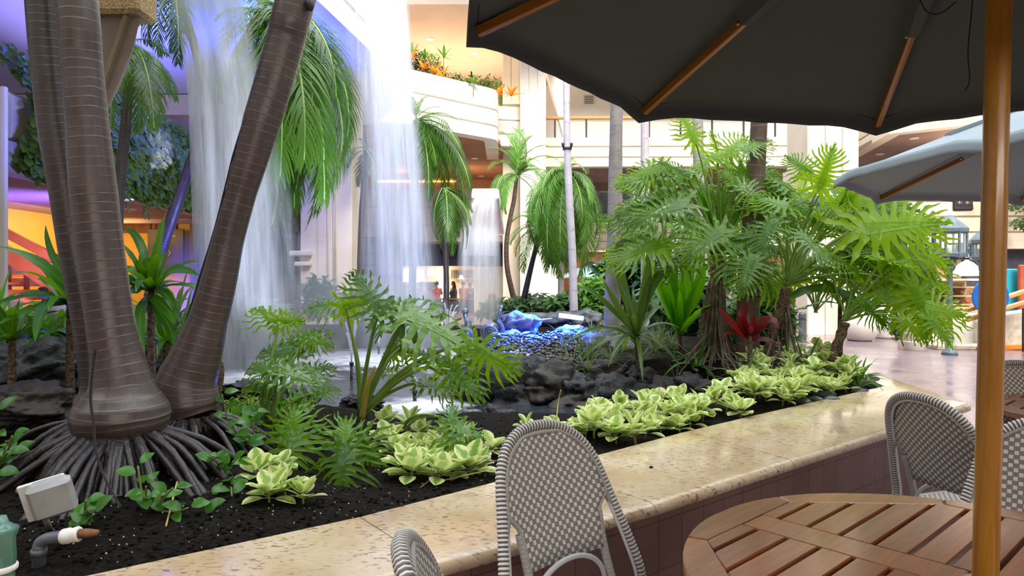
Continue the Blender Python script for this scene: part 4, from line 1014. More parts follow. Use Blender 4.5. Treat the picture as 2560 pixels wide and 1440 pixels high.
for key,mat in (('m',m_sell),('l',m_sellL),('p',m_sellP)):
    BL[key]=[blade_mesh('leaf',mat,s,12+s%2,(1.0,.92,1.08)[s%3],(.30,.5,.2)[s%3]) for s in range(3)]
BLW={k:[blade_mesh('leaf',m,s+20,9,1.05,.42,.70,.06) for s in range(2)] for k,m in (('m',m_sell),('l',m_sellL),('p',m_sellP))}
def phil(label,crown,leaves,stem=None,key='m',seed=0,meshes=None,rad=.009,base=None,stemr=.05,aer=0):
    """leaves: (joint px,py,d, tip px,py,dd, key, roll) """
    rnd=random.Random(seed); c=P(*crown) if not isinstance(crown,Vector) else crown
    bp=base if base is not None else c
    root=empty('philodendron',(bp.x,bp.y,bp.z),label,'philodendron')
    if stem:
        b=MB(); sp_=spline(stem,6); b.tube(sp_,[stemr*(1+.12*sin(i*1.9)) for i in range(len(sp_))],12); b.build('stem',m_stub,root,smooth=True)
    for i,l in enumerate(leaves):
        jx,jy,jd,tx,ty,dd=l[:6]; k=l[6] if len(l)>6 else key; roll=l[7] if len(l)>7 else rnd.uniform(-.35,.35)
        j=P(jx,jy,jd); t=P(tx,ty,jd+dd); me=rnd.choice((meshes or BL)[k]); y=(t-j)
        nrm=V(rnd.uniform(-.25,.25),-.75,.75); nrm=nrm-y.normalized()*nrm.dot(y.normalized()); nrm.normalize()
        nrm=Matrix.Rotation(roll,3,y.normalized())@nrm
        lf=put('leaf',me,frame(y,nrm,j,y.length),root)
        s=c+V(rnd.uniform(-.02,.02),rnd.uniform(-.02,.02),rnd.uniform(-.01,.03)); L=(j-s).length
        m1=s.lerp(j,.35)+V(0,0,.10*L)+V(rnd.uniform(-.02,.02),0,0); m2=s.lerp(j,.72)+V(0,0,.10*L)
        b=MB(); sp_=spline([s,m1,m2,j],5); b.tube(sp_,[rad*(1.25-.6*q/len(sp_)) for q in range(len(sp_))],7); b.build('petiole',m_petiole,lf,smooth=True)
    if aer:
        for i in range(aer):
            a=rnd.uniform(-pi,.3*pi); e=bp+V(cos(a),sin(a),0)*rnd.uniform(.12,.55); e.z=soil_z(e.x,e.y)+.01
            t=rnd.uniform(.35,.95); s=stem[0].lerp(stem[-1],1-t)+V(cos(a),sin(a),0)*stemr
            m=s.lerp(V(e.x,e.y,s.z),.25); m.z=e.z+(s.z-e.z)*.35
            b=MB(); b.tube(spline([s,m,e.lerp(m,.35)+V(0,0,-.04*0),e,e+V(cos(a+.5),sin(a+.5),0)*.15+V(0,0,-.01)],5),rnd.uniform(.006,.013),6); b.build('aerial_root',m_aroot,root,smooth=True)
    return root
def fan(cx,cy,d,n,r,seed,L=(110,170),key='mmlp',a0=0,a1=360,dep=.5):
    """leaf list arranged around a crown: joints on an ellipse, tips further out and drooping"""
    rnd=random.Random(seed); out=[]
    for i in range(n):
        a=radians(a0+(a1-a0)*(i+rnd.random()*.7)/n); rr=r*rnd.uniform(.65,1.1); l=rnd.uniform(*L)
        jx=cx+cos(a)*rr; jy=cy-sin(a)*rr*.85; jd=d+rnd.uniform(-dep,dep)
        out.append((jx,jy,jd,jx+cos(a)*l+rnd.uniform(-25,25),jy-sin(a)*l*.55+rnd.uniform(10,60),rnd.uniform(-.15,.25),rnd.choice(key)))
    return out
# --- the big right group
d1=6.5; c1=P(1800,632,d1)
L1=[(1734,345,6.2,1700,262,.1,'l',.1),(1868,372,6.2,1935,330,.1,'p'),(1640,420,6.3,1545,455,.1,'l'),(1655,415,6.5,1730,440,.2,'p'),(1792,388,6.5,1700,440,.0,'l',.3),(1795,395,6.6,1870,420,.3,'l'),
 (1700,512,6.1,1560,555,-.1,'p',-.3),(1610,540,6.4,1500,560,.0,'m'),(1650,610,6.1,1500,655,-.1,'l',.2),(1850,440,6.3,1960,430,.1,'m'),(1842,452,6.2,1800,420,.1,'l'),(1860,470,6.1,1930,520,-.1,'p'),
 (1845,600,5.9,1820,705,-.3,'m',.0),(1800,580,5.9,1700,650,-.2,'m'),(1880,590,5.9,1965,640,-.1,'m'),(1740,560,6.1,1670,520,.1,'m'),(1890,520,6.2,1990,500,.1,'m'),(1780,500,6.6,1740,430,.2,'l'),(1720,650,6.3,1620,690,.0,'m'),
 (1905,655,6.0,1940,740,-.2,'m'),(1690,455,6.8,1600,500,.3,'m'),(1830,520,6.7,1900,455,.2,'l'),(1760,470,6.9,1650,480,.3,'m')]
L1+=fan(1770,500,6.6,16,130,101,(100,150),'mmlpl',-10,190,.5)
stem1=[P(1800,640,d1),P(1788,700,d1),P(1765,800,d1),V(P(1750,900,d1).x,d1,.5)]
phil('largest split-leaf philodendron, left one of the right group, stem sheathed in aerial roots',c1,L1,stem1,seed=3,base=V(P(1745,905,d1).x,d1,.52),stemr=.055,aer=34)
d2=6.2; c2=P(1968,712,d2)
L2=[(2052,462,5.9,2092,352,.0,'l',.2),(2168,572,5.8,2395,545,.0,'l',.3),(2130,480,6.2,2270,470,.1,'m'),(2045,560,6.3,1960,500,.1,'m'),(1975,470,6.3,1880,410,.1,'m'),(2010,590,5.7,2075,660,-.2,'p'),(2250,640,5.9,2400,650,.1,'l',.3),
 (2215,735,5.8,2405,790,.0,'l',.2),(2285,720,5.6,2350,860,-.1,'l'),(2050,520,6.3,2160,520,.2,'l'),(1930,560,5.8,1890,640,-.1,'p'),(2080,640,5.8,2180,690,.0,'m'),(1900,470,6.6,1840,540,.2,'l'),(1985,540,6.5,2040,470,.3,'m'),(2120,600,6.4,2230,600,.2,'l'),
 (2190,660,6.3,2310,720,.1,'m'),(2020,430,6.7,1960,380,.2,'m'),(2130,520,6.8,2260,560,.3,'m'),(1880,650,5.7,1850,740,-.2,'m'),(2060,700,6.0,2160,760,.0,'m'),(2150,640,6.6,2280,650,.3,'m'),(2230,560,6.2,2340,600,.1,'m'),(2180,500,6.5,2330,510,.2,'m')]
L2+=fan(2070,600,6.3,18,150,102,(110,170),'mmlpl',-30,150,.5)
stem2=[P(1966,720,d2),P(1950,780,d2),P(1930,840,d2),V(P(1915,920,d2).x,d2,.5)]
phil('spreading split-leaf philodendron with long arching stalks, middle of the right group',c2,L2,stem2,seed=4,base=V(P(1915,920,d2).x,d2,.5),stemr=.045,aer=8)
d3=5.9; c3=P(2112,800,d3)
L3=[(2300,762,5.6,2440,790,.0,'l',.2),(2170,650,6.0,2240,560,.2,'m'),(2260,800,5.5,2330,850,-.1,'l'),(2070,680,6.1,1990,650,.1,'m'),(2190,720,6.0,2300,690,.1,'m'),(2240,690,5.9,2370,700,.1,'l'),(2160,760,5.7,2230,820,-.1,'m'),(2330,800,5.5,2390,870,-.1,'l'),(2120,690,6.3,2130,600,.3,'m')]
L3+=fan(2190,740,5.9,8,110,103,(90,140),'ml',-40,110,.3)
phil('small philodendron with a short scaly stem beside the bed corner',c3,L3,[P(2112,806,d3),P(2098,850,d3),P(2075,905,d3)],seed=5,base=P(2075,905,d3),stemr=.042)
# far fill behind the group
phil('shadowed philodendron behind the two grey trunks',P(1660,690,8.5),fan(1660,620,8.5,12,90,11,(80,130),'mm',10,170),None,seed=11,base=V(1.85,8.5,.5))
phil('shadowed philodendron at the back of the right group',P(1990,680,7.6),fan(1990,590,7.6,14,120,12,(90,150),'mml',5,175),None,seed=12,base=V(3.1,7.6,.5))
phil('background philodendron in front of the right pillar base',P(2040,780,7.2),fan(2060,720,7.2,9,90,13,(90,130),'mml',0,180),None,seed=13,base=V(3.2,7.2,.5))

# --- centre-left clump in the foreground
d4=4.2; c4=P(905,1040,d4)
L4=[(950,775,3.9,885,668,.0,'p',.2),(1028,792,3.9,1215,870,-.1,'p',-.3),(862,762,4.3,762,748,.1,'p'),(866,768,4.1,945,742,.2,'l',.9),(1185,872,3.7,1300,925,-.1,'l',.3),
 (1110,905,3.8,1015,850,.2,'l',.4),(1125,925,3.7,1200,985,-.2,'m',.2),(1000,870,4.3,930,905,.2,'m'),(1030,795,4.0,950,730,.3,'p'),(1060,960,4.0,1150,960,.1,'m')]
phil('tall philodendron with bare arching stalks in front of the pond, centre left',c4,L4,None,seed=6,meshes=BLW,rad=.0115,base=V(c4.x,c4.y,soil_z(c4.x,c4.y)))
d5=3.9; c5=P(672,1060,d5)
L5=[(697,805,4.0,632,752,.1,'l',.2),(698,806,4.0,770,800,.1,'l',.5),(767,850,4.1,690,835,.2,'m'),(768,852,4.0,835,860,.0,'m'),(690,930,3.7,610,905,.1,'p'),(700,925,3.7,810,950,-.1,'p'),(720,890,4.0,640,855,.2,'p'),(760,930,3.9,840,905,.1,'m'),(790,985,3.9,850,960,.1,'m'),(655,965,3.8,600,960,.1,'m')]
phil('philodendron with yellowish stalks just right of the palm roots',c5,L5,None,seed=7,meshes=BLW,rad=.010,base=V(c5.x,c5.y,soil_z(c5.x,c5.y)))
d6=3.35; c6=P(780,1120,3.7)
L6=[(735,1098,3.15,702,1215,-.15,'m',.0),(730,1095,3.2,735,1000,.15,'m',.1),(858,1132,3.0,850,1252,-.15,'m',.0),(862,1128,3.1,868,1030,.15,'m'),(700,1080,3.4,640,1130,.0,'m'),(905,1100,3.3,950,1170,-.1,'m')]
phil('low philodendron drooping over the soil toward the coping, centre left',c6,L6,None,seed=8,meshes={'m':[blade_mesh('leaf',m_sell,41,10,1.45,.30,.6,.05),blade_mesh('leaf',m_sell,42,10,1.4,.30,.6,.05)]},rad=.007,base=V(c6.x,c6.y,soil_z(c6.x,c6.y)))
c7=P(1010,1075,3.9)
L7=[(1130,1072,3.35,1165,1175,-.15,'m',.0),(1128,1068,3.4,1135,1000,.1,'p',.2),(1140,1070,3.35,1215,1085,.0,'p')]
phil('single hanging philodendron spray over the cream groundcover near the nearest chair',c7,L7,None,seed=9,meshes=BLW,rad=.006,base=V(c7.x,c7.y,soil_z(c7.x,c7.y)))
b=MB(); b.tube(spline([P(905,1045,4.1),P(920,960,4.0),P(938,915,3.95)],6),[.02,.019,.018,.017,.016,.016,.015,.015,.014,.012,.01,.008,.004],8); o=b.build('dead_leaf_stalk',m_petioleY,smooth=True); tag(o,'yellowed dry stalk stub standing among the green philodendron stalks','plant stalk')
o.location=(0,0,0)

def leafmass(name,label,cat,c,size,n,mat,seed,leaf=(.02,.014),hang=0,stem=True,kind=None,group=None):
    rnd=random.Random(seed); root=empty(name,(c.x,c.y,c.z-size[2]),label,cat,group) if stem else None
    b=MB()
    for i in range(n):
        d=V(rnd.gauss(0,1),rnd.gauss(0,1),rnd.gauss(0,1)).normalized()*rnd.random()**.33; p=c+V(d.x*size[0],d.y*size[1],d.z*size[2])
        p+=V(noise.noise(p*3),noise.noise(p*3+V(5,0,0)),noise.noise(p*3+V(9,0,0)))*min(size)*.4
        a=rnd.uniform(0,2*pi); e=rnd.uniform(-.9,.9)-hang; t=V(cos(a)*cos(e),sin(a)*cos(e),sin(e)); l=rnd.uniform(.7,1.3)*leaf[0]; w=leaf[1]*rnd.uniform(.7,1.2)
        b.ribbon([p,p+t*l*.5+V(0,0,.1*l),p+t*l],[w*.5,w,w*.1],V(rnd.uniform(-.4,.4),-.5,.8),.2)
    if stem:
        b.build('foliage',mat,root,smooth=True); s=MB()
        for k in range(5): s.tube([V(c.x,c.y,c.z-size[2]),c+V(rnd.uniform(-.6,.6)*size[0],rnd.uniform(-.6,.6)*size[1],size[2]*.5)],max(.002,size[2]*.02),5)
        s.build('stem',m_stem,root,smooth=True); return root
    o=b.build(name,mat,smooth=True); return tag(o,label,cat,group,kind)
# ================================================================ strap-leaved plants
def strap(parent,base,tip,w,mat,sag=.25,fold=.25,name='leaf',n=9,nrm=None,midup=None):
    base=Vector(base);tip=Vector(tip); L=(tip-base).length
    mid=base.lerp(tip,.5)+V(0,0,sag*L) if midup is None else midup
    pts=[base.lerp(mid,t)*(1-t)+mid.lerp(tip,t)*t for t in [i/n for i in range(n+1)]]
    ws=[w*max(.04,(sin(pi*min(1,(.10+.90*i/n)**.8)))**.7) for i in range(n+1)]; ws[-1]=w*.02
    b=MB(); b.ribbon(pts,ws,nrm or V(0,-.35,1),fold,0,.10); return b.build(name,mat,parent,smooth=True)
def rosette(name,label,cat,c,n,L,w,mat,seed,el=(10,75),sag=.28,az=(0,360),fold=.25,stem=None,group=None,smat=None,parent=None,curl=0):
    rnd=random.Random(seed); root=empty(name,(c.x,c.y,min(c.z,c.z)),label,cat,group)
    if stem:
        b=MB(); sp_=spline([c,c.lerp(stem,.5),stem],5); b.tube(sp_,[.018+.012*i/len(sp_) for i in range(len(sp_))],9); b.build('stem',smat or m_stub,root,smooth=True); root.location=stem
        for ch in root.children: ch.matrix_parent_inverse=parent_inv(root)
    for i in range(n):
        a=radians(az[0]+(az[1]-az[0])*(i*.618034%1)); e=radians(el[1]+(el[0]-el[1])*((i+.5)/n)**.8+rnd.uniform(-6,6)); l=rnd.uniform(*L)
        d=V(cos(a)*cos(e),sin(a)*cos(e),sin(e)); dr=cos(e)
        tip=c+d*l+V(0,0,-l*sag*dr*1.6); st=c+V(cos(a),sin(a),0)*.012
        mid=c+d*l*.55+V(0,0,l*sag*dr*.35)
        strap(root,st,tip,w*rnd.uniform(.8,1.15),mat,fold=fold,midup=mid)
    return root
def manual(root,items,mat,d):
    for it in items:
        (bx,by),(mx,my),(tx,ty),w=it[:4]; dd=it[4] if len(it)>4 else 0; dm=it[5] if len(it)>5 else dd/2
        b0=P(bx,by,d);t0=P(tx,ty,d+dd);m0=P(mx,my,d+dm); mid=m0*2-(b0+t0)*.5
        strap(root,b0,t0,w/F*d,mat,midup=mid,nrm=V(0,-.7,.7),fold=.18)
p=P(175,760,4.2); r=rosette('ti_plant','broad-leaved green plant behind the black boulder at far left','foliage plant',p,16,(.34,.55),.075,m_ti,21,(5,70),stem=V(p.x,p.y,.5))
manual(r,[((172,725),(95,655),(-8,616),30,-.3),((165,700),(128,630),(114,562),17,.1),((178,758),(120,760),(87,855),42,-.6,-.2),((175,760),(90,770),(-10,815),34,-.4),((180,770),(130,830),(90,870),24,.2),((150,650),(140,640),(125,628),10,.1),((100,840),(50,800),(0,835),30,-.2)],m_ti,4.2)
p=P(30,850,4.0); rosette('ti_plant','low green strap plant at the left frame edge above the boulder','foliage plant',p,12,(.25,.42),.06,m_ti,22,(10,80),stem=V(p.x,p.y,.5))
p=P(378,725,4.1); r=rosette('ti_plant','broad-leaved green plant framed between the two leaning trunks','foliage plant',p,18,(.32,.52),.07,m_ti,23,(-5,80),stem=V(p.x,p.y,.5))
manual(r,[((372,690),(345,598),(304,573),22,.2),((372,700),(352,640),(368,590),26,-.2),((376,705),(370,650),(383,655),24),((385,735),(430,680),(500,690),34,-.3),((380,720),(410,680),(452,658),16,.1),((375,740),(420,775),(432,810),30,-.4),((365,745),(350,800),(362,905),26,-.5),((380,760),(420,810),(438,872),24,-.3),((360,720),(325,700),(312,672),26,-.1),((395,740),(430,750),(478,745),18,.2),((350,730),(320,740),(300,790),26,.2)],m_ti,4.1)
p=P(440,790,4.9); rosette('ti_plant','striped strap-leaved plant close behind the steeply leaning trunk','foliage plant',p,16,(.2,.42),.035,m_bush,24,(-10,80),stem=V(p.x,p.y,.45))
for i,(x,y,d,n,L,w,m,lb) in enumerate([(95,850,4.75,16,(.28,.48),.07,m_ti,'leafy green plant rising between the black boulders at far left'),(150,835,4.95,14,(.25,.42),.06,m_ti,'dark green plant low behind the leftmost trunk'),(-10,800,4.6,14,(.3,.5),.06,m_bright,'light green strap plant cut by the left frame edge'),
  (345,860,4.7,14,(.25,.42),.055,m_ti,'low green plant behind the front trunk, above the dark rocks'),(415,855,4.6,16,(.25,.45),.05,m_ti,'low spreading green plant in the fork between the leaning trunks'),(455,840,5.2,16,(.25,.45),.035,m_bush,'narrow-leaved plant behind the steeply leaning trunk, near the fall')]):
    q=P(x,y,d); rosette('ti_plant',lb,'foliage plant',q,n,L,w,m,140+i,(-5,80),stem=V(q.x,q.y,soil_z(q.x,q.y)))
shrub_=leafmass
for i,(x,y,d,w,h) in enumerate([(60,835,5.4,150,70),(430,835,5.6,150,90)]):
    sc=d/F; leafmass('shrub',('dense dark shrub behind the big left boulder','dense dark shrub filling the gap behind the two leaning trunks')[i],'shrub',P(x,y,d),(w/2*sc,w/3*sc,h/2*sc),500,m_bush,200+i,(.09,.035))
# dracaena in the middle of the island
p=P(1590,838,6.3); r=rosette('dracaena','olive green dracaena with arching lance leaves in the middle of the island','foliage plant',p,20,(.45,.68),.052,m_drac,25,(-20,85),.30,stem=V(p.x+.03,p.y,.52))
manual(r,[((1590,838),(1540,760),(1508,700),22,-.2),((1590,838),(1640,700),(1735,632),26,.1),((1592,830),(1545,640),(1590,610),26),((1590,830),(1620,690),(1618,612),28,.1),((1588,835),(1480,730),(1450,744),18,-.2),((1590,850),(1500,820),(1400,870),12,-.5)],m_drac,6.3)
p=P(1700,835,6.9); r=rosette('spider_lily','upright bright green broad strap leaves behind the dracaena','foliage plant',p,12,(.5,.95),.085,m_bright,26,(35,88),.15,stem=V(p.x,p.y,.5))
manual(r,[((1700,830),(1680,700),(1655,575),32),((1705,830),(1720,680),(1775,600),34,.2),((1700,800),(1745,720),(1755,620),30),((1690,820),(1640,690),(1600,640),26),((1700,790),(1640,610),(1540,640),24,-.2)],m_bright,6.9)
p=P(1790,600,6.6); r=rosette('birds_nest_fern','broad lance leaves crowning the root-sheathed philodendron stem','foliage plant',p,6,(.35,.6),.06,m_bright,27,(40,85),.12)
manual(r,[((1785,600),(1755,500),(1715,460),22),((1790,595),(1770,520),(1735,475),18),((1800,600),(1845,520),(1850,465),24)],m_bright,6.6)
p=P(2100,760,6.6); r=rosette('ti_plant','long dark green blade leaf arching right under the middle philodendron','foliage plant',p,5,(.3,.5),.06,m_ti,28,(10,60),.2,stem=V(p.x,p.y,.5))
manual(r,[((1975,745),(2080,725),(2195,800),34,-.5),((2230,560),(2300,590),(2370,700),30,.1),((1850,455),(1900,500),(1905,560),30)],m_ti,6.3)
p=P(1875,838,5.75); r=rosette('red_cordyline','dark red cordyline in front of the brown trunk','foliage plant',p,9,(.16,.26),.05,m_red,29,(25,85),.12,stem=V(p.x,p.y,.5))
manual(r,[((1870,845),(1825,805),(1795,768),30,-.1),((1872,840),(1855,790),(1877,758),26),((1880,845),(1920,800),(1948,822),28,-.1),((1880,850),(1920,850),(1945,865),16),((1868,842),(1830,830),(1805,838),18)],m_red,5.75)
# green sword plants
for i,(x,y,d,n,L,w,m,lb) in enumerate([(1860,935,5.5,14,(.25,.42),.026,m_bush,'glossy green strap plant below the red cordyline'),(2145,905,5.65,18,(.22,.44),.020,m_bright,'yellow-green spider plant at the far end of the raised bed'),
   (2150,930,5.45,16,(.2,.40),.016,m_bush,'dark green grassy plant hanging over the coping corner'),(2010,840,6.2,14,(.3,.5),.028,m_bush,'strap plant behind the cream groundcover on the right'),(1740,880,6.3,12,(.3,.5),.03,m_ti,'dark strap plant at the foot of the root-sheathed stem')]):
    q=P(x,y,d); q.z=soil_z(q.x,q.y)+.03; rosette('spider_plant',lb,'foliage plant',q,n,L,w,m,40+i,(5,80),.35)
# striped mondo grass tufts on the island
def tuft_mesh(seed,n=46,L=(.18,.36),w=.008,mat=None):
    rnd=random.Random(seed); b=MB()
    for i in range(n):
        a=rnd.uniform(0,2*pi); e=radians(rnd.uniform(20,80)); l=rnd.uniform(*L); d=V(cos(a)*cos(e),sin(a)*cos(e),sin(e)); p=V(cos(a),sin(a),0)*rnd.uniform(0,.02); pts=[]
        for k in range(6): pts.append(p.copy()); p=p+d*l/5; d=(d+V(0,0,-.26)).normalized()
        b.ribbon(pts,[w,w,w*.9,w*.7,w*.45,w*.05],UPZ,.2)
    return b.mesh('grass_tuft',True,(mat or m_grass,))
TM=[tuft_mesh(i) for i in range(4)]
rnd=random.Random(77)
tf=[(1420,905),(1450,885),(1480,905),(1500,880),(1530,915),(1560,895),(1600,920),(1640,900),(1470,925),(1510,930),(1550,935),(1620,935),(1440,860),(1480,850),(1520,850),(1410,880),(1650,870),(1680,905),(1500,955-20),(1580,870),(1400,915),(1430,925),(1660,935),(1690,930),(1455,905),(1545,870)]
for i,(x,y) in enumerate(tf):
    q=G(x,y,.52); o=put('grass_tuft',TM[i%4],Matrix.Translation(V(q.x,q.y,soil_z(q.x,q.y)))@Matrix.Rotation(rnd.random()*6,4,'Z')@Matrix.Scale(rnd.uniform(.8,1.3),4))
    tag(o,'tuft of thin striped grass on the dark soil of the island','grass tuft','striped grass tufts on the island')
# ================================================================ leafy rosettes
def rosette_mesh(name,mat,seed,n=13,R=.07,leaf=(.058,.056),up=.05,stemh=.028):
    rnd=random.Random(seed); b=MB()
    b.tube([(0,0,-.02),(0,0,stemh)],[.005,.004],6,mi=1)
    for i in range(n):
        a=i*2.399+rnd.uniform(-.3,.3); f=i/n; e=radians(68-64*f+rnd.uniform(-24,20)); st=V(0,0,stemh*(1-.5*f)); d=V(cos(a)*cos(e),sin(a)*cos(e),sin(e))
        l=leaf[0]*rnd.uniform(.8,1.2); w=leaf[1]*rnd.uniform(.8,1.15); p0=st+d*l*.35; sd=V(-sin(a),cos(a),0); nz=sd.cross(d)*-1
        if nz.z<0: nz=-nz
        b.tube([st,p0],[.0022,.0018],4,False,1)
        pts=[p0]; q=p0.copy(); dd=d.copy(); wd=[.28,.80,1.05,1.12,1.0,.70,.12]
        for k in range(6): dd=(dd-nz*.06).normalized(); q=q+dd*l/6*1.1; pts.append(q.copy())
        b.ribbon(pts,[w*x for x in wd],nz,.22)
    return b.mesh(name,True,(mat,m_stem))
VM=[rosette_mesh('variegated_peperomia',m_var,i,12) for i in range(5)]
PM=[rosette_mesh('green_peperomia',m_pep,i+9,11,leaf=(.055,.045),stemh=.07) for i in range(4)]
def scatter(name,meshes,poly,n,zoff,sc,label,cat,group,seed,gap=.075,lift=.0):
    rnd=random.Random(seed); xs=[p[0] for p in poly]; ys=[p[1] for p in poly]; got=[];t=0
    while len(got)<n and t<6000:
        t+=1; x,y=rnd.uniform(min(xs),max(xs)),rnd.uniform(min(ys),max(ys))
        if sdist((x,y),poly)>0: continue
        q=G(x,y,.50)
        if sdist((q.x,q.y),GARD)>-.05 or sdist((q.x,q.y),POND)<.08: continue
        if any((q.x-a)**2+(q.y-b_)**2<gap*gap for a,b_ in got): continue
        got.append((q.x,q.y)); s=rnd.uniform(*sc)
        o=put(name,meshes[len(got)%len(meshes)],Matrix.Translation(V(q.x,q.y,soil_z(q.x,q.y)+rnd.uniform(0,lift)))@Matrix.Rotation(rnd.random()*6.28,4,'Z')@Matrix.Rotation(rnd.uniform(0,.35),4,'X')@Matrix.Scale(s,4))
        tag(o,label,cat,group)
scatter('variegated_peperomia',VM,[(940,1060),(1250,1070),(1240,1130),(1170,1190),(1040,1195),(930,1120)],24,0,(1.05,1.5),'cream and green variegated peperomia left of the nearest chair','groundcover plant','variegated peperomia left of the nearest chair',1)
scatter('variegated_peperomia',VM,[(1455,1060),(1560,1010),(1760,1030),(1830,1060),(1700,1085),(1560,1112),(1460,1105)],30,0,(1.15,1.65),'cream and green variegated peperomia behind the coping right of the nearest chair','groundcover plant','variegated peperomia behind the middle of the coping',2,lift=.05)
scatter('variegated_peperomia',VM,[(1780,1010),(1900,930),(2100,900),(2180,950),(2100,990),(1900,1040),(1800,1055)],62,0,(1.1,1.6),'cream and green variegated peperomia under the right leafy mass','groundcover plant','variegated peperomia under the right leafy mass',3,.08,lift=.12)
scatter('variegated_peperomia',VM,[(1260,1070),(1440,1060),(1500,1110),(1300,1140)],7,0,(.9,1.2),'cream and green variegated peperomia around the nearest chair top','groundcover plant','variegated peperomia around the nearest chair top',4)
scatter('variegated_peperomia',VM,[(640,1190),(760,1180),(760,1270),(640,1260)],5,0,(.9,1.3),'cream and green variegated peperomia under the low drooping philodendron','groundcover plant','variegated peperomia under the drooping philodendron',5)
def sprig(name,label,base,tops,leafs,seed,group=None):
    """creeping stem with round glossy leaves"""
    rnd=random.Random(seed); root=empty(name,base,label,'groundcover plant',group)
    for t in tops:
        t=Vector(t); mid=base.lerp(t,.5)+V(rnd.uniform(-.02,.02),0,-.01); b=MB(); sp_=spline([base,mid,t],5); b.tube(sp_,.0035,6); b.build('stem',m_stem,root,smooth=True)
        for i in range(leafs):
            p=sp_[int(len(sp_)*(.3+.7*i/leafs))-1 if i else -1]; a=i*2.4+rnd.random(); e=radians(rnd.uniform(0,60)); d=V(cos(a)*cos(e),sin(a)*cos(e)-.2,sin(e)).normalized(); l=rnd.uniform(.045,.07); w=l*.72
            nz=(V(0,-.6,.8)-d*V(0,-.6,.8).dot(d)).normalized(); b=MB(); s=p+d*.012; pts=[s+d*l*k/6-nz*.004*k*k/6 for k in range(7)]
            b.ribbon(pts,[w*q for q in (.2,.72,.97,1,.86,.55,.08)],nz,.15); b.build('leaf',m_pep,root,smooth=True)
    return root
def S(px,py,h=0): 
    q=G(px,py,.49); return V(q.x,q.y,soil_z(q.x,q.y)+h)
sprig('green_peperomia','green round-leaved creeper lying on the soil between roots and coping',S(385,1312),[P(345,1165,2.45),P(365,1215,2.4),P(432,1220,2.4),P(470,1270,2.42)],5,1)
sprig('green_peperomia','green round-leaved sprig at the right edge of the palm roots',S(560,1215),[P(520,1140,2.75),P(590,1150,2.8),P(580,1240,2.6),P(510,1290,2.45)],6,2)
sprig('green_peperomia','upright green round-leaved plant against the leaning trunk base',S(600,1160),[P(555,985,3.2),P(580,1060,3.1),P(620,1100,3.1),P(640,1030,3.3)],7,3)
sprig('green_peperomia','small green sprig beside the white floodlight',S(225,1340),[P(215,1250,2.3),P(235,1285,2.25),P(190,1290,2.3)],4,4)
sprig('green_peperomia','green round-leaved plant cut by the left frame edge',S(-20,1240),[P(-5,1030,2.6),P(30,1090,2.6),P(20,1130,2.5),P(-10,1180,2.5),P(40,1125,2.7)],7,5)
for i,(x,y) in enumerate([(620,1130),(650,1090),(700,1050),(745,1030),(640,1060),(590,1100)]):
    o=put('green_peperomia',PM[i%4],Matrix.Translation(S(x,y))@Matrix.Rotation(i,4,'Z')@Matrix.Scale(1.2,4)); tag(o,'glossy green peperomia between the palm roots and the philodendron stalks','groundcover plant','green peperomia beside the philodendron stalks')
# lime creeper
for i,(x,y,w) in enumerate([(625,1015,70),(700,985,60),(740,1020,50),(600,1045,50),(660,1050,60)]):
    q=S(x,y,.04); s=q.y/F; leafmass('lime_creeper','mossy lime green creeper over the rocks right of the palm bases','groundcover plant',q,(w*s,.12,.06),330,m_moss,i,(.018,.012),group='lime creeper patches right of the palms')
# ================================================================ hedge of ivy on the left balcony
b=MB(); rnd=random.Random(5)
for i in range(17000):
    t=rnd.random()**1.0; y=9.3+13*t; fx=-6.85-.02*(y-9.3)
    u=rnd.random(); z=2.84+1.75*u+.25*noise.noise(V(y*.6,0,z_ if False else 0)); x=fx+.10+.25*sin(pi*min(1,u*1.1))+.12*noise.noise(V(y*1.2,u*3,1))+rnd.uniform(-.12,.08)
    if z>4.0: x-=rnd.random()*.5*(z-3.8)
    a=rnd.uniform(-1.3,1.3); d=V(.25+.3*rnd.random(),sin(a),-.75+cos(a)*.1).normalized(); l=rnd.uniform(.09,.18); p=V(x,y,z)
    nz=V(1,-.5+rnd.uniform(-.5,.5),.35+rnd.uniform(-.4,.4)).normalized()
    b.ribbon([p,p+d*l*.45,p+d*l],[l*.55,l*.8,l*.1],nz,.15)
for k in range(40):
    y=9.4+13*rnd.random(); p=V(-6.75-.02*(y-9.3),y,2.9); pts=[p+V(rnd.uniform(-.03,.03),rnd.uniform(-.03,.03),-.08*j) for j in range(rnd.randint(2,5))]; b.tube(pts,.006,4)
    for q in pts[1:]: b.ribbon([q,q+V(.04,0,-.05),q+V(.05,0,-.1)],[.04,.06,.01],V(1,-.4,.2),.1)
tag(b.build('ivy_hedge',m_ivy,smooth=True),'dense ivy and pothos hedge hanging over the left balcony','ivy',kind='stuff')
# shrubs in the background
def shrub(label,px,py,d,w,h,mat,seed,leaf=60,n=420,name='shrub',group=None):
    s=d/F; return leafmass(name,label,'shrub',P(px,py,d),(w/2*s,w/3*s,h/2*s),n,mat,seed,(leaf*.45*s,leaf*.18*s),0.1,group=group)
shrub('leafy shrub in front of the big left pillar',800,745,12.4,100,110,m_bush,1,50)
shrub('fern-like shrub left of the pillar, behind the left fall',660,800,11.5,150,110,m_palmL,2,70)
shrub('low shrub on the far pond bank behind the left fall',590,790,11.0,120,130,m_bush,3,60)
shrub('low green planting at the foot of the lit pillar',1330,765,14.5,130,50,m_bush,4,55)
shrub('low green planting left of the slender pale trunk',1240,775,14.8,90,40,m_bush,5,50)
shrub('blue-tinged low planting by the lamp under the pale trunk',1420,765,13.0,110,60,m_bush,6,60)
shrub('green shrubs right of the slender pale trunk',1485,745,12.5,90,110,m_palmL,7,70)
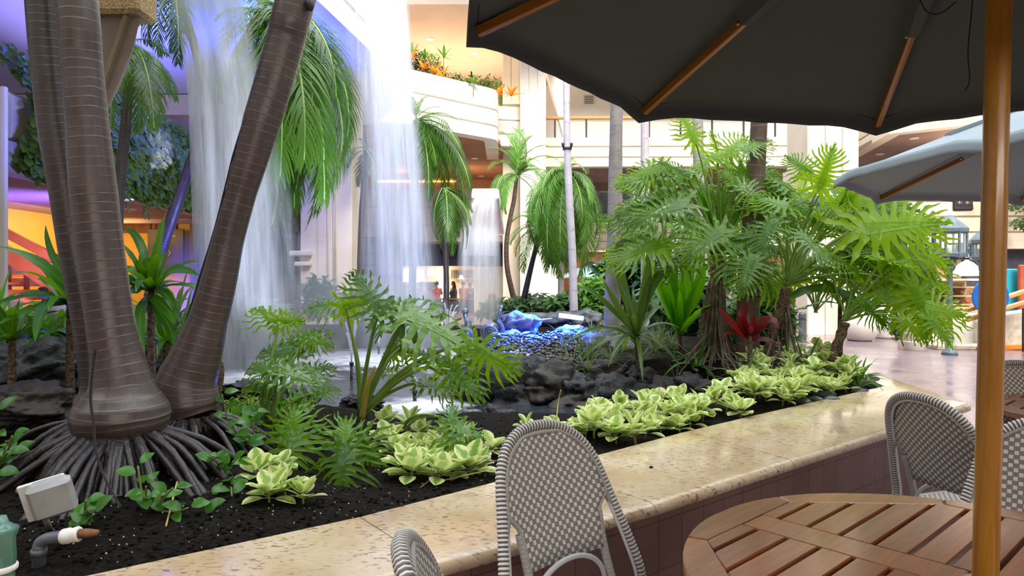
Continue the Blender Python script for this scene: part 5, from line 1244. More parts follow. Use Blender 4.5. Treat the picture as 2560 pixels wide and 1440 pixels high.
shrub('dark shrub mass behind the grey trunks',1590,700,13.4,200,150,m_palmD,8,90,700)
shrub('dark foliage behind the root-sheathed stem',1720,760,9.5,220,190,m_bush,9,110,700)
shrub('dark foliage between the brown trunk and the middle philodendron',1900,800,8.2,190,170,m_bush,10,90,600)
shrub('shrub in front of the centre back wall behind the mist',1010,770,13.6,180,70,m_bush,11,60)
shrub('small shrub at the left end of the far pond bank',890,780,13.0,90,90,m_palmD,12,60)
shrub('grey-green hanging plant beside the ringed white pot',2240,810,13.2,30,90,m_bush,13,30,260)
# balcony planting, level 3
rnd=random.Random(8)
bp=[(1055,175),(1075,160),(1100,195),(1130,205),(1150,215),(1180,210),(1205,220),(1230,215),(1040,150),(1262,235),(1285,225),(1300,240),(1270,250)]
for i,(x,y) in enumerate(bp):
    shrub('bushy planting spilling over the curved upper balcony',x,y,21.6+(x-1040)*.012+(1.6 if x>1250 else 0),55,50,(m_bush,m_palmL,m_palmD)[i%3],30+i,26,150,'balcony_plant','plants along the curved upper balcony')
for i,(x,y) in enumerate([(1060,165),(1090,175),(1030,140),(1105,190),(1245,232),(1278,232)]):
    q=P(x,y+8,21.4+(1.6 if x>1230 else 0)); rosette('bromeliad','orange bromeliad among the plants of the curved upper balcony','flower',q,9,(.35,.6),.12,m_flower,60+i,(10,75),.1,group='orange bromeliads on the upper balcony')
for i,(x,y,l) in enumerate([(1062,130,24),(1110,130,34),(1030,120,30),(1185,192,20)]):
    q=P(x,y+14,21.5); root=empty('fan_palm',P(x,y+50,21.5),'bright fan-leaved plant standing above the curved upper balcony','foliage plant','fan plants above the upper balcony')
    b=MB(); b.tube([P(x-2,y+50,21.5),q],.015,5); b.build('stem',m_stem,root)
    for k in range(7):
        a=radians(-20+220*k/6); strap(root,q,q+V(cos(a),0,sin(a))*l/F*21.5,.10,m_bright,sag=.05,n=4)
# ================================================================ water
m_w_glass=M_water_sheet('smooth_green_white_water',(.62,.70,.62),.97,(9,9,.5),.22,.50,.75,.08)
m_w_spray=M_water_sheet('white_falling_spray',(.90,.94,1.0),.97,(14,14,1.0),.30,.56,.32,.4,soft=1.0)
m_w_thin=M_water_sheet('thin_falling_streaks',(.86,.90,.98),.66,(20,20,.7),.36,.66,.10,.4,soft=1.0)
m_w_white=M_water_sheet('dense_white_water',(.92,.92,.92),.95,(10,10,1.0),.25,.55,.55,.4)
m_jet=M_water_sheet('fine_water_jet',(.85,.88,.95),.45,(5,5,5),.2,.5,.6,.3,fadeuv=False)
def fall_part(root,name,mat,rows,d,bulge,side=1,nx=14,lean=0.0,ph=0.0,v0=0.0):
    """falling sheet: rows (y, xl, xr); bowed towards (side=1) or away (-1)"""
    rr=[]; n=4
    for i in range(len(rows)-1):
        for k in range(n):
            t=k/n; rr.append([rows[i][j]*(1-t)+rows[i+1][j]*t for j in range(3)])
    rr.append(list(rows[-1])); vs=[];uv=[];m=len(rr)
    for j,(y,xl,xr) in enumerate(rr):
        for i in range(nx+1):
            t=i/nx; x=xl+(xr-xl)*t; q=P(x,y,d); q.y+=-side*bulge*sin(pi*t)+.06*sin(i*1.7+ph+j*.2)+lean*j/m
            vs.append(q); uv.append((t,v0+(1-v0)*j/(m-1)))
    b=MB(); b.add(vs,[(j*(nx+1)+i,j*(nx+1)+i+1,(j+1)*(nx+1)+i+1,(j+1)*(nx+1)+i) for j in range(m-1) for i in range(nx)],uv)
    return b.build(name,mat,root,smooth=True)
w1=empty('waterfall',P(600,955,6.9),'nearest waterfall, a smooth glassy sheet at top breaking into white spray','waterfall')
fall_part(w1,'smooth_sheet',m_w_glass,[(-200,395,590),(-60,415,612),(0,425,622),(100,448,637),(200,470,645),(300,484,652)],6.7,.25,1)
fall_part(w1,'smooth_sheet',m_w_glass,[(-200,398,588),(0,428,620),(100,451,635),(200,473,643),(300,486,650)],6.9,.25,-1)
fall_part(w1,'spray',m_w_spray,[(70,440,640),(250,468,668),(450,478,690),(700,486,715),(960,500,745)],6.75,.35,1,ph=1)
fall_part(w1,'spray',m_w_thin,[(150,455,655),(300,470,690),(600,478,735),(958,490,770)],7.1,.35,-1,ph=2)
fall_part(w1,'spray',m_w_thin,[(300,480,680),(600,500,760),(948,540,800)],7.4,.3,-1,ph=3)
w2=empty('waterfall',P(980,890,9.7),'tall middle waterfall streaming down beside the white upper parapet','waterfall')
fall_part(w2,'spray',m_w_thin,[(-150,850,1000),(100,862,1028),(300,868,1046),(600,876,1075),(895,880,1110)],9.5,.4,1,ph=4)
fall_part(w2,'spray',m_w_spray,[(-150,880,1010),(100,905,1035),(300,915,1048),(600,925,1080),(895,930,1105)],9.9,.3,-1,ph=5)
fall_part(w2,'spray',m_w_thin,[(100,870,1030),(300,890,1050),(600,900,1100),(885,900,1140)],10.3,.3,-1,ph=6)
w3=empty('waterfall',P(1200,830,13),'narrow right waterfall dropping from a white concrete spout','waterfall')
fall_part(w3,'smooth_sheet',m_w_white,[(496,1180,1243),(515,1168,1247),(545,1158,1249),(600,1146,1250),(640,1142,1250)],13,.25,1)
fall_part(w3,'spray',m_w_spray,[(560,1146,1250),(650,1140,1252),(840,1130,1260)],13.05,.25,1,ph=7)
fall_part(w3,'spray',m_w_thin,[(540,1150,1250),(650,1142,1255),(835,1135,1262)],13.4,.2,-1,ph=8)
# spouts
r=empty('water_spout',P(1212,500,13.4),'white concrete spout feeding the narrow right waterfall','spout')
q0=P(1178,498,13.15); q1=P(1247,470,13.15); b=MB(); b.box(((q0.x+q1.x)/2,18.4,(q0.z+q1.z)/2),(q1.x-q0.x,10.4,q1.z-q0.z),bev=.03); b.build('trough',m_cream2,r)
r=empty('water_spout',P(300,40,5.6),'pebbled concrete spout high at the left, dark tapering underside','spout')
b=MB(); a0=P(205,-740,5.5);a1=P(352,34,5.5); b.box(((a0.x+a1.x)/2,5.62,(a0.z+a1.z)/2),(a1.x-a0.x,.3,a0.z-a1.z),bev=.03); b.build('trough',m_pebble,r)
b=MB(); f=[(236,18),(350,36),(346,66),(332,120),(300,195),(268,262),(240,300)]; fr=[P(x,y,5.56) for x,y in f]; bk=[P(x,y,5.56)+V(-.22,.35,0) for x,y in f]; n=len(f)
b.add(fr+bk,[tuple(range(n)),tuple(range(2*n-1,n-1,-1))]+[(i,n+i,n+(i+1)%n,(i+1)%n) for i in range(n)]); o=b.build('bracket',m_taupe,r)
b=MB(); b.bar(P(318,40,5.54),P(258,215,5.54),.035,.05,up=V(0,1,0)); b.build('joint_strip',m_groove,r)
# foam
t=NT('white_foam'); co=t.coord('Object'); uvn=t.n('ShaderNodeTexCoord'); sx=t.n('ShaderNodeSeparateXYZ'); t.l(uvn.outputs['UV'],sx.inputs[0]); n1=t.noise(co,4.5,6,.7); rad=t.ramp(sx.outputs[0],[(0,(1,)*3),(.45,(.62,)*3),(1,(.12,)*3)])
al=t.ramp(t.math('ADD',t.math('MULTIPLY',n1,.75),t.math('MULTIPLY',rad,.55)),[(.52,(0,)*3),(.85,(.95,)*3)]); df=t.bsdf((.85,.88,.93),.6); tp=t.n('ShaderNodeBsdfTransparent'); mx=t.n('ShaderNodeMixShader'); t.l(al,mx.inputs[0]); t.l(tp.outputs[0],mx.inputs[1]); t.l(df.outputs[0],mx.inputs[2]); m_foam=t.done(mx)
def foam(c,rx,ry,label):
    b=MB(); vs=[(c[0],c[1],.306)];uv=[(0,0)]
    for k in range(1,9):
        for i in range(40):
            a=2*pi*i/40; x=c[0]+rx*k/8*cos(a); y=c[1]+ry*k/8*sin(a); vs.append((x,y,.306+.012*noise.noise(V(x*5,y*5,0))+.03*(1-k/8))); uv.append((k/8,i/40))
    fs=[(0,1+i,1+(i+1)%40) for i in range(40)]+[(1+r_*40+i,1+(r_+1)*40+i,1+(r_+1)*40+(i+1)%40,1+r_*40+(i+1)%40) for r_ in range(7) for i in range(40)]
    b.add(vs,fs,uv); tag(b.build('foam',m_foam,smooth=True),label,'foam',kind='stuff')
foam((-1.75,9.2),2.1,1.7,'white foam churning where the middle waterfall hits the pond')
foam((-2.75,7.4),1.1,.9,'foam at the foot of the nearest waterfall')
foam((-.75,5.7),.55,.6,'pale foam drifting at the near pond edge')
foam((-.6,12.2),.8,.6,'foam at the foot of the narrow right waterfall')
# mist
def mist(c,s,dens,label):
    t=NT('fine_mist'); v=t.n('ShaderNodeVolumeScatter'); v.inputs['Color'].default_value=(.93,.95,1,1); v.inputs['Density'].default_value=dens; v.inputs['Anisotropy'].default_value=.2
    t.l(v.outputs[0],t.out.inputs['Volume']); b=MB(); b.blob((0,0,0),s,3,.18,1.2,3); o=b.build('mist',t.m,smooth=True); o.location=c; tag(o,label,'mist',kind='stuff')
mist(V(-2.3,9.7,.75),(1.45,1.0,.75),.36,'cloud of mist above the foot of the middle waterfall')
mist(V(-2.9,7.9,1.0),(1.1,.7,1.0),.18,'mist around the nearest waterfall')
# fountain jets
def jets(px,py,d,hgt,label,n=7,top=None,spread=.10,noz=None,seed=0):
    rnd=random.Random(seed); c=P(px,py,d); root=empty('fountain_jet',V(c.x,c.y,.3),label,'fountain')
    b=MB(); b.tube([V(c.x,c.y,.1),c-V(0,0,.02)],.016,10); b.tube([c-V(0,0,.03),c],[.026,.022],10); b.build('nozzle',m_black,root,smooth=True)
    for i in range(n):
        a=2*pi*i/n+.3; k=hgt*rnd.uniform(.7,1.1); o=V(cos(a),sin(a),0)*spread*k*2; pts=[c+o*(s)+V(0,0,k*(2.0*s-s*s*1.0)) for s in [j/8 for j in range(9)]]
        b=MB(); b.tube(pts,[.005+.006*j/8 for j in range(9)],5); b.build('water_arc',m_jet,root,smooth=True)
jets(799,915,8.2,.38,'fan of thin water jets left of the tall philodendron stalks',seed=1)
jets(879,905,7.3,.42,'fan of jets on a black nozzle between the philodendron stalks',seed=2)
jets(947,866,9.6,.5,'small jet fan in the bright foam below the middle waterfall',seed=3)
jets(1120,845,10.0,.48,'wide fan of jets left of the bird sculptures',9,spread=.17,seed=4)
jets(1037,975,5.9,.10,'black riser nozzle standing in the near water',4,seed=5)
# blue lamp tube
r=empty('led_lamp',P(1428,800,9.9),'glowing blue-white lamp tube on the island rocks','lamp')
b=MB(); b.tube([P(1398,788,9.9),P(1428,792,9.9),P(1458,796,9.9)],.030,10); b.build('tube',m_led,r,smooth=True)
b=MB(); b.bar(P(1392,791,9.96),P(1464,801,9.96),.05,.03); b.build('holder',m_black,r)

# ================================================================ bird sculptures
def crane(label,pts,d,rad,scroll,bodyr,beak=None,breast=None,wing=None):
    """pts: neck line from head to breast; scroll (px,py,r px)"""
    c=P(scroll[0],scroll[1],d); root=empty('crane_sculpture',c,label,'sculpture')
    n=[P(x,y,d) for x,y in pts]; sp_=spline(n,6); b=MB(); rr=lerplist(rad,len(sp_)); b.tube(sp_,[q/F*d for q in rr],12)
    b.blob(n[0],(rad[0]*1.25/F*d,)*3,2,0); b.build('neck',m_bronze,root,smooth=True)
    if beak: b=MB(); b.tube([P(*beak[0],d),P(*beak[1],d-.1)],[.022,.004],8); b.build('beak',m_whitep,root,smooth=True)
    b=MB(); b.blob((0,0,0),(bodyr[0]/F*d,bodyr[0]*.7/F*d,bodyr[1]/F*d),3,.06); o=b.build('body',m_bronze,root,smooth=True); o.matrix_basis=Matrix.Translation(c)
    o.matrix_parent_inverse=parent_inv(root)
    b=MB(); R=scroll[2]/F*d; sp_=[c+V(R*(1-k/44)*cos(k*.42),-bodyr[0]*.72/F*d,R*(1-k/44)*sin(k*.42)) for k in range(40)]; b.tube(sp_,[R*.13]*40,8); b.build('scroll_wing',m_bronze,root,smooth=True)
    if breast: b=MB(); b.blob(P(breast[0],breast[1],d-.05),(breast[2]/F*d,breast[2]*.7/F*d,breast[3]/F*d),3,.05); b.build('breast',m_whitep,root,smooth=True)
    if wing:
        for k,(a,m_,e,w) in enumerate(wing):
            b=MB(); b.tube(spline([P(*a,d-.1),P(*m_,d-.3),P(*e,d-.45)],8),lerplist([.01,w/F*d,w*.8/F*d,.012],17),8); b.build('tail_feather',m_bronze,root,smooth=True)
    return root
crane('bronze crane sculpture with upright neck and white breast, left on the island',[(1253,768),(1249,785),(1246,802),(1256,820),(1254,836),(1240,848)],9.3,[4,4.5,7,5,6,9],(1224,830,17),(24,22),None,(1256,846,8,12),[((1212,842),(1250,842),(1288,885),9),((1205,850),(1240,856),(1278,892),8),((1210,846),(1258,850),(1292,878),7)])
crane('bronze crane sculpture with a long pale beak above the blue gravel',[(1340,802),(1332,815),(1331,835),(1340,848),(1352,850)],9.2,[6,6,5,6,9],(1390,850,21),(27,23),((1345,802),(1380,796)),None,[((1325,830),(1305,838),(1282,852),6),((1410,850),(1425,862),(1432,880),7)])
r=crane('weathered bronze figure sculpture on a dark pedestal in front of the right fall',[(1163,778),(1164,792),(1170,808),(1168,830)],9.0,[7,6,9,12],(1166,835,13),(17,26),None,None,None)
b=MB(); a=P(1160,868,8.95); b.box((a.x,a.y,a.z-.12),(.16,.16,.3),bev=.02); b.box((a.x,a.y,.3),(.24,.24,.16),bev=.02); b.build('pedestal',m_rock2,r)
crane('small bronze scroll sculpture low beside the pedestal figure',[(1128,850),(1126,860),(1132,872)],9.6,[4,4,6],(1138,856,12),(14,15),None,None,None)

# ================================================================ downlights
def downlight(px,py,z,label,group,r=.09,mat=None):
    d=(z-H)*F/(HY-py); q=P(px,py,d); root=empty('downlight',q,label,'ceiling light',group)
    b=MB(); b.lathe([(r*.8,-.02),(r*1.15,-.025),(r*1.25,.0),(r*.8,.0)],24,q); b.build('trim_ring',m_spot_rim,root,smooth=True)
    b=MB(); b.lathe([(.0001,-.012),(r*.8,-.012)],20,q); b.build('lens',mat or m_lamp,root,smooth=True)
for p_ in ((325,522),(303,548),(463,548)): downlight(*p_,2.9,'round downlight in the purple-lit ceiling over the left lounge','downlights over the left lounge',.10)
downlight(845,170,6.0,'single round downlight in the blue-lit ceiling by the white parapet',None,.10)
for p_ in ((1187,395),(1203,440),(1220,463),(937,347)): downlight(*p_,6.0,'small downlight in the rust ceiling under the curved balcony','downlights in the rust ceiling',.11)
for p_ in ((1027,5),(1075,97),(1187,133)): downlight(*p_,10.2,'downlight in the peach upper ceiling','downlights in the peach ceiling',.13)
for p_ in ((2285,345),(2200,385)): downlight(*p_,5.98,'downlight in the brown soffit above the blue-grey parasol','downlights in the brown right soffit',.12)
for p_ in ((1497,591),(1492,607),(1489,618)): downlight(*p_,2.93+.02,'tiny warm downlight in the far ground floor ceiling','downlights in the far ceiling',.09)
b=MB(); b.bar(V(-6.2,31.37,5.92),V(-2.6,31.37,5.92),.06,.06); o=b.build('light_strip',m_strip); tag(o,'amber light strip on the rust wall behind the middle fall','light')

# ================================================================ right balcony railing, vent
r=empty('balcony_railing',V(6.8,27.75,7.15),'glass balcony railing with orange wooden handrail, upper right','railing')
b=MB(); b.bar(V(1.35,27.75,7.97),V(12.2,27.6,7.97),.16,.12,bev=.03); b.build('handrail',m_handrail,r)
for i in range(9):
    x=1.75+i*1.28; b=MB(); b.box((x,27.75-.01*i,7.53),(.06,.05,.8)); b.build('post',m_black,r)
    if i<8: b=MB(); b.box((x+.64,27.75-.01*i,7.5),(1.16,.015,.68)); b.build('glass_panel',m_glass,r)
r=empty('wall_vent',P(1472,250,30.85),'small louvred vent on the upper grey wall','vent')
a=P(1472,250,30.85); b=MB(); b.box(a,(.52,.05,.46),bev=.01); b.build('frame',m_cream2,r)
for k in range(5): b=MB(); b.box(a+V(0,-.04,-.16+.08*k),(.42,.05,.035)); b.build('louvre',m_taupe,r)
b=MB(); b.box(P(1382,190,27),(.02,.02,.02)); 
# pipes on the big pillar
for i,x in enumerate((818,833,838)):
    a=P(x,640,16.1); b=MB(); b.tube([V(a.x,16.16,.0),V(a.x,16.16,5.98)],.022,8); tag(b.build('conduit_pipe',m_cream,smooth=True),'thin vertical conduit running up the big left pillar','pipe','conduits on the left pillar')

# ================================================================ left lounge: stair, screen, sign, person
r=empty('staircase',P(90,800,13),'orange staircase with sloping rails in front of the yellow wall, far left','stairs')
def slope(name,a,b_,w,h,mat,dd=13.0): 
    p0=P(*a,dd);p1=P(*b_,dd); dr=(p1-p0); p0=p0-dr*.6; p1=p1+dr*.9
    b=MB(); b.bar(p0,p1,w,h,bev=.01); b.build(name,mat,r)
slope('handrail',(15,582),(150,653),.10,.17,m_orange); slope('stringer',(15,632),(160,728),.12,.28,m_orange); slope('lower_rail',(15,735),(105,775),.10,.17,m_orange,12.6)
b=MB(); 
for k in range(12):
    p0=P(-120+k*32,620+k*19,13.4); b.box((p0.x,p0.y+.4,p0.z-.1),(.26,.9,.05))
b.build('tread',m_orange,r)
r=empty('slatted_screen',P(80,800,13.7),'slatted wooden screen stacked under the orange stair','screen')
for i in range(7):
    xx=P(20+i*45,700,13.7).x
    b=MB(); b.box((xx,13.72,.95),(.09,.05,1.9)); b.build('upright',m_brownwood,r)
    if i<6:
        for k in range(8): b=MB(); b.box((xx+.18,13.74,.15+k*.235),(.30,.03,.17)); b.build('board',m_crate,r)
r=empty('wall_sign',P(415,620,17.9),'dark sign board with a white arrow and figure, left lounge','sign')
b=MB(); a=P(415,620,17.95); b.box(a,(.95,.06,1.0),bev=.01); b.build('board',m_slate,r)
b=MB(); c=P(424,632,17.9); b.bar(c+V(-.035,0,.07),c+V(.035,0,0),.015,.015); b.bar(c+V(.035,0,0),c+V(-.035,0,-.07),.015,.015); b.build('arrow_mark',m_sign,r)
b=MB(); c=P(407,632,17.9); b.box(c,(.03,.015,.12)); b.blob(c+V(0,0,.09),(.022,.01,.022),1,0); b.box(c+V(0,0,-.07),(.10,.015,.02)); b.build('figure_mark',m_sign,r)
b=MB(); a=P(415,590,17.9); b.box(a,(.5,.012,.02)); b.build('line_mark',m_sign,r)
r=empty('planter_box',P(20,770,9.0),'small grey planter trough behind the leaves at the left edge','planter')
a=P(18,700,11.5); b=MB(); a=P(20,770,11.5); b.box((a.x,a.y,(a.z+.12)/2),(.30,.3,a.z+.12),bev=.01); b.build('trough',m_cream2,r)

def person(label,c,face,hair,shirt,trouser,pose='sit',seed=0,long=False,lean=0.0,skin=None,arms=None,seat=.46):
    """continuous voxel-remeshed body with clothing and hair as children; c = hip point over the seat"""
    f=Vector((face[0],face[1],0)).normalized(); s=V(f.y,-f.x,0); U=UPZ; root=empty('person',V(c.x,c.y,0),label,'person')
    hip=V(c.x,c.y,seat+.10 if pose=='sit' else .92); tilt=(U*cos(lean)+f*sin(lean)); ch=hip+tilt*.30; nk=hip+tilt*.50; hd=nk+tilt*.11+f*.03+U*.03
    sh=[nk-tilt*.06+s*k*.17 for k in (1,-1)]; b=MB()
    b.tube([hip-U*.06,hip+tilt*.10,ch,nk-tilt*.05,nk,nk+tilt*.07],[.15,.135,.150,.11,.055,.05],14)
    b.blob(hd,(.075,.09,.105),2,0); b.blob(hd+f*.085-U*.01,(.012,.02,.018),1,0)
    for k in (1,-1): b.blob(hd+s*k*.075,(.012,.02,.03),1,0)
    el=[];wr=[]
    for i,k in enumerate((1,-1)):
        e=sh[i]-U*.24+s*k*.05+f*(.08+.25*lean); w=e+f*.20+U*(.02-.1*lean)-s*k*.10
        el.append(e);wr.append(w); b.tube([sh[i],e],[.050,.040],10); b.tube([e,w],[.040,.026],10); d=(w-e).normalized()
        b.tube([w,w+d*.08],[.028,.036],8)
        for j in range(4): q=w+d*.08+s*(j-1.5)*.019; L=(.065,.075,.07,.055)[j]; b.tube([q,q+d*L*.5,q+d*L*.85-U*.02],[.0095,.009,.007],6)
        q=w+d*.03-s*k*.03; b.tube([q,q+d*.04-s*k*.03],[.011,.008],6)
    kn=[];ft=[]
    for i,k in enumerate((1,-1)):
        h=hip+s*k*.09-U*.04
        if pose=='sit': n_=h+f*.42+U*.02; a=V(n_.x,n_.y,.08)+f*.02
        else: n_=h-U*.42+f*.05; a=V(n_.x,n_.y,.08)-f*.05
        kn.append(n_);ft.append(a); b.tube([h,n_],[.085,.06],12); b.tube([n_,a],[.06,.04],10); b.tube([a-f*.04-U*.03,a+f*.16-U*.05],[.04,.035],8)
    o=b.build('body',skin or m_skin,root,smooth=True); md=o.modifiers.new('r','REMESH'); md.mode='VOXEL'; md.voxel_size=.013; md.use_smooth_shade=True
    b=MB(); b.tube([hip-U*.08,hip+tilt*.10,ch,nk-tilt*.06,nk-tilt*.005],[.165,.150,.165,.125,.065],14)
    for i,k in enumerate((1,-1)): b.tube([sh[i]-s*k*.03,sh[i].lerp(el[i],.95)],[.066,.056],10); 
    o=b.build('shirt',shirt,root,smooth=True); md=o.modifiers.new('r','REMESH'); md.mode='VOXEL'; md.voxel_size=.014; md.use_smooth_shade=True
    b=MB(); b.tube([hip-U*.10,hip+U*.05],[.15,.155],12)
    for i,k in enumerate((1,-1)): b.tube([hip+s*k*.09-U*.04,kn[i],ft[i]+U*.03],[.097,.073,.055],10)
    o=b.build('trousers',trouser,root,smooth=True); md=o.modifiers.new('r','REMESH'); md.mode='VOXEL'; md.voxel_size=.016; md.use_smooth_shade=True
    b=MB(); b.blob(hd-f*.022+U*.025,(.088,.088,.10),3,.10,2,seed)
    if long: b.tube([hd-f*.05,hd-f*.075-U*.12,nk-f*.07-U*.12],[.075,.075,.045],10)
    b.build('hair',hair,root,smooth=True)
    for k in (1,-1): b=MB(); b.blob(hd+f*.084+s*k*.028+U*.008,(.009,.006,.007),1,0); b.build('eye',m_black,root,smooth=True)
    b=MB(); b.box(hd+f*.088-U*.045,(.035,.008,.008) if abs(f.y)>.7 else (.008,.035,.008)); b.build('mouth',m_redp,root)
    return root
cw=M_cl('white_shirt',(.80,.78,.76)); co2=M_cl('orange_red_shirt',(.75,.16,.06)); cp=M_cl('pink_shirt',(.72,.25,.22)); cd=M_cl('dark_shirt',(.05,.05,.06)); cbk=M_cl('dark_trousers',(.03,.03,.04)); cbl=M_cl('striped_navy_trousers',(.10,.12,.2)); cb=M_cl('beige_jacket',(.62,.50,.38))
m_hair2=M_noise('reddish_brown_hair',(.05,.018,.015),(.14,.05,.04),.6,40,3,.5,.01); m_hair3=M_noise('pale_blond_hair',(.6,.5,.38),(.75,.65,.5),.6,40,3,.5,.01)
person('person in a white shirt with reddish-brown hair bending forward by the orange stair',P(168,800,12.3),(-1,-.45),m_hair2,cw,cbl,'sit',1,lean=.62,seat=.50)
ppl=[(1092,29.5,(0,1),m_hair,co2,False,'person in an orange-red shirt seen from behind, in the restaurant'),(1134,29.7,(-.8,.2),m_hair,cd,True,'person with long dark hair turned left, in the restaurant'),
 (1158,29.4,(.5,.8),m_hair,cp,False,'person in a pink-red top beside the long-haired person, in the restaurant'),(1176,30.2,(-.6,-.6),m_hair3,cb,False,'blond person in a beige jacket, in the restaurant'),(1190,29.6,(-.8,.4),m_hair,cd,False,'person in a dark top at the right end of the restaurant opening'),(1056,30.4,(.4,-.9),m_hair,cp,False,'person behind the leaf tips at the left of the orange-red shirt')]
for i,(px,d,fc,hr,sh_,lg,lb) in enumerate(ppl):
    q=P(px,760,d); person(lb,V(q.x,q.y,0),fc,hr,sh_,cbk,'sit',i,lg)
    st=empty('stool',V(q.x,q.y,0),'stool under the '+('orange-red shirt','long-haired person','pink-red top','beige jacket','dark top','leftmost diner')[i]+' in the restaurant','stool')
    b=MB(); b.lathe([(.0001,.43),(.17,.43),(.18,.445),(.17,.46),(.0001,.46)],20,(q.x,q.y,0)); b.build('seat',m_brownwood,st,smooth=True)
    for k in range(4): a=pi/4+k*pi/2; b=MB(); b.tube([V(q.x+.12*cos(a),q.y+.12*sin(a),.44),V(q.x+.17*cos(a),q.y+.17*sin(a),0)],.014,6); b.build('leg',m_black,st)
q0=P(1040,745,28.7);q1=P(1200,745,28.7)
r=empty('restaurant_barrier',V((q0.x+q1.x)/2,28.7,0),'low dark barrier with a red-brown top rail before the diners','barrier'); b=MB(); b.box(((q0.x+q1.x)/2,28.7,.56),(q1.x-q0.x,.2,.06)); b.build('top_rail',m_brownwood,r)
for k in range(7): b=MB(); b.box((q0.x+.1+k*(q1.x-q0.x-.2)/6,28.7,.27),(.07,.07,.54)); b.build('post',m_black,r)
b=MB(); b.box(((q0.x+q1.x)/2,28.72,.25),(q1.x-q0.x,.02,.42)); b.build('panel',m_slate,r)
# restaurant fittings
def rb(name,label,cat,x0,y0,x1,y1,d,dep,mat,extra=None):
    a=P(x0,y0,d);c=P(x1,y1,d); r=empty(name,V((a.x+c.x)/2,d,min(a.z,c.z)),label,cat); b=MB(); b.box(((a.x+c.x)/2,d+dep/2,(a.z+c.z)/2),(abs(c.x-a.x),dep,abs(a.z-c.z)),bev=.02); b.build('panel' if not extra else extra,mat,r); return r
m_glowp=M_glow('lit_opal_panel',(1,.86,.68),5.0); m_glows=M_glow('lit_white_panel',(1,.95,.88),3.0)
rb('light_column','tall glowing column behind the orange-red shirt','lamp',1090,668,1098,772,35.6,.4,m_glowp); rb('light_column','wider glowing column left of the long-haired person','lamp',1104,670,1122,772,35.7,.4,m_glowp)
rb('extractor_hood','white kitchen hood at the left of the restaurant opening','hood',1000,672,1056,706,35.2,.8,m_cream2,'hood'); rb('framed_picture','lit white framed panel on the restaurant back wall','picture',1068,674,1086,690,36.2,.06,m_glows)
rb('service_counter','grey counter behind the diners','counter',1048,705,1090,772,34.5,.7,m_slate,'body')
for (x0,x1,lb) in ((1130,1150,'wall shelf left of the small lamp in the restaurant'),(1160,1190,'wall shelf with a grid back at the right of the restaurant')):
    a=P(x0,697,36.1);c=P(x1,674,36.1); r=empty('wall_shelf',V((a.x+c.x)/2,36.1,a.z),lb,'shelf')
    b=MB(); b.box(((a.x+c.x)/2,36.1,a.z),(c.x-a.x,.3,.05)); b.build('board',m_crate,r); b=MB(); b.box(((a.x+c.x)/2,36.1,c.z),(c.x-a.x,.3,.05)); b.build('board',m_crate,r)
    for k in range(5): b=MB(); b.box((a.x+(c.x-a.x)*k/4,36.1,(a.z+c.z)/2),(.03,.25,c.z-a.z)); b.build('divider',m_slate,r)
r=empty('table_lamp',P(1153,700,34),'small conical glowing lamp above the pink-red top','lamp'); a=P(1153,694,34); b=MB(); b.lathe([(.14,-.08),(.06,.12)],16,a); b.build('lamp_shade',m_glowp,r,smooth=True); b=MB(); b.tube([a+V(0,0,.1),V(a.x,a.y,2.95)],.01,5); b.build('cord',m_black,r)
rb('menu_board','dark red banner on the cream wall right of the diners','banner',1222,735,1240,790,28.5,.05,m_redp)

# ================================================================ right side: shop front, lanterns, pots
b=MB(); a=P(2399,512,21.9); b.box(a,(.62,.4,.44),Matrix.Rotation(radians(-8),3,'X'),0,.03)
r=empty('wall_speaker',a,'black loudspeaker box on the cream siding, upper right','speaker'); b.build('cabinet',m_black,r)
for k in (-1,1): b=MB(); b.lathe([(.07,-.01),(.09,-.02),(.1,0)],16,a+V(.13*k,-.21,0),0,Matrix.Rotation(pi/2,3,'X')); b.build('driver',m_slate,r,smooth=True)
def lantern(px,ytop,ybot,w,d,label):
    a=P(px,ybot,d);t_=P(px,ytop,d); R=w/2/F*d; hh=t_.z-a.z; root=empty('lantern_post',V(a.x,a.y,0),label,'lantern')
    b=MB(); b.lathe([(.03,0),(.14,.0),(.12,.06),(.05,.12),(.05,a.z-.25),(.09,a.z-.2),(.11,a.z-.05),(R*.55,a.z)],12,(a.x,a.y,0)); b.build('post',m_lantern,root,smooth=True)
    b=MB(); b.lathe([(R*.55,0),(R*.95,.02),(R*.98,.08),(R*.95,.1)],8,a); b.lathe([(R,hh-.08),(R*1.04,hh-.06),(R*1.04,hh),(R*.7,hh+.1),(R*.25,hh+.22),(.02,hh+.26)],8,a); b.build('cap',m_lantern,root)
    for k in range(8):
        q=a+V(R*.93*cos(2*pi*k/8),R*.93*sin(2*pi*k/8),0); b=MB(); b.box(q+V(0,0,hh/2),(.03,.03,hh-.1)); b.build('bar',m_lantern,root)
    b=MB(); b.lathe([(R*.90,.08),(R*.90,hh-.08)],8,a); b.build('glass_pane',m_glass,root)
    b=MB(); b.tube([a+V(0,0,.05),a+V(0,0,hh*.35)],.035,8); b.build('candle_lamp',m_pot,root,smooth=True)
lantern(2374,572,645,80,12.5,'larger blue-grey lantern on a post behind the right leaf tips'); lantern(2460,600,652,62,14.0,'smaller blue-grey lantern just left of the umbrella pole')
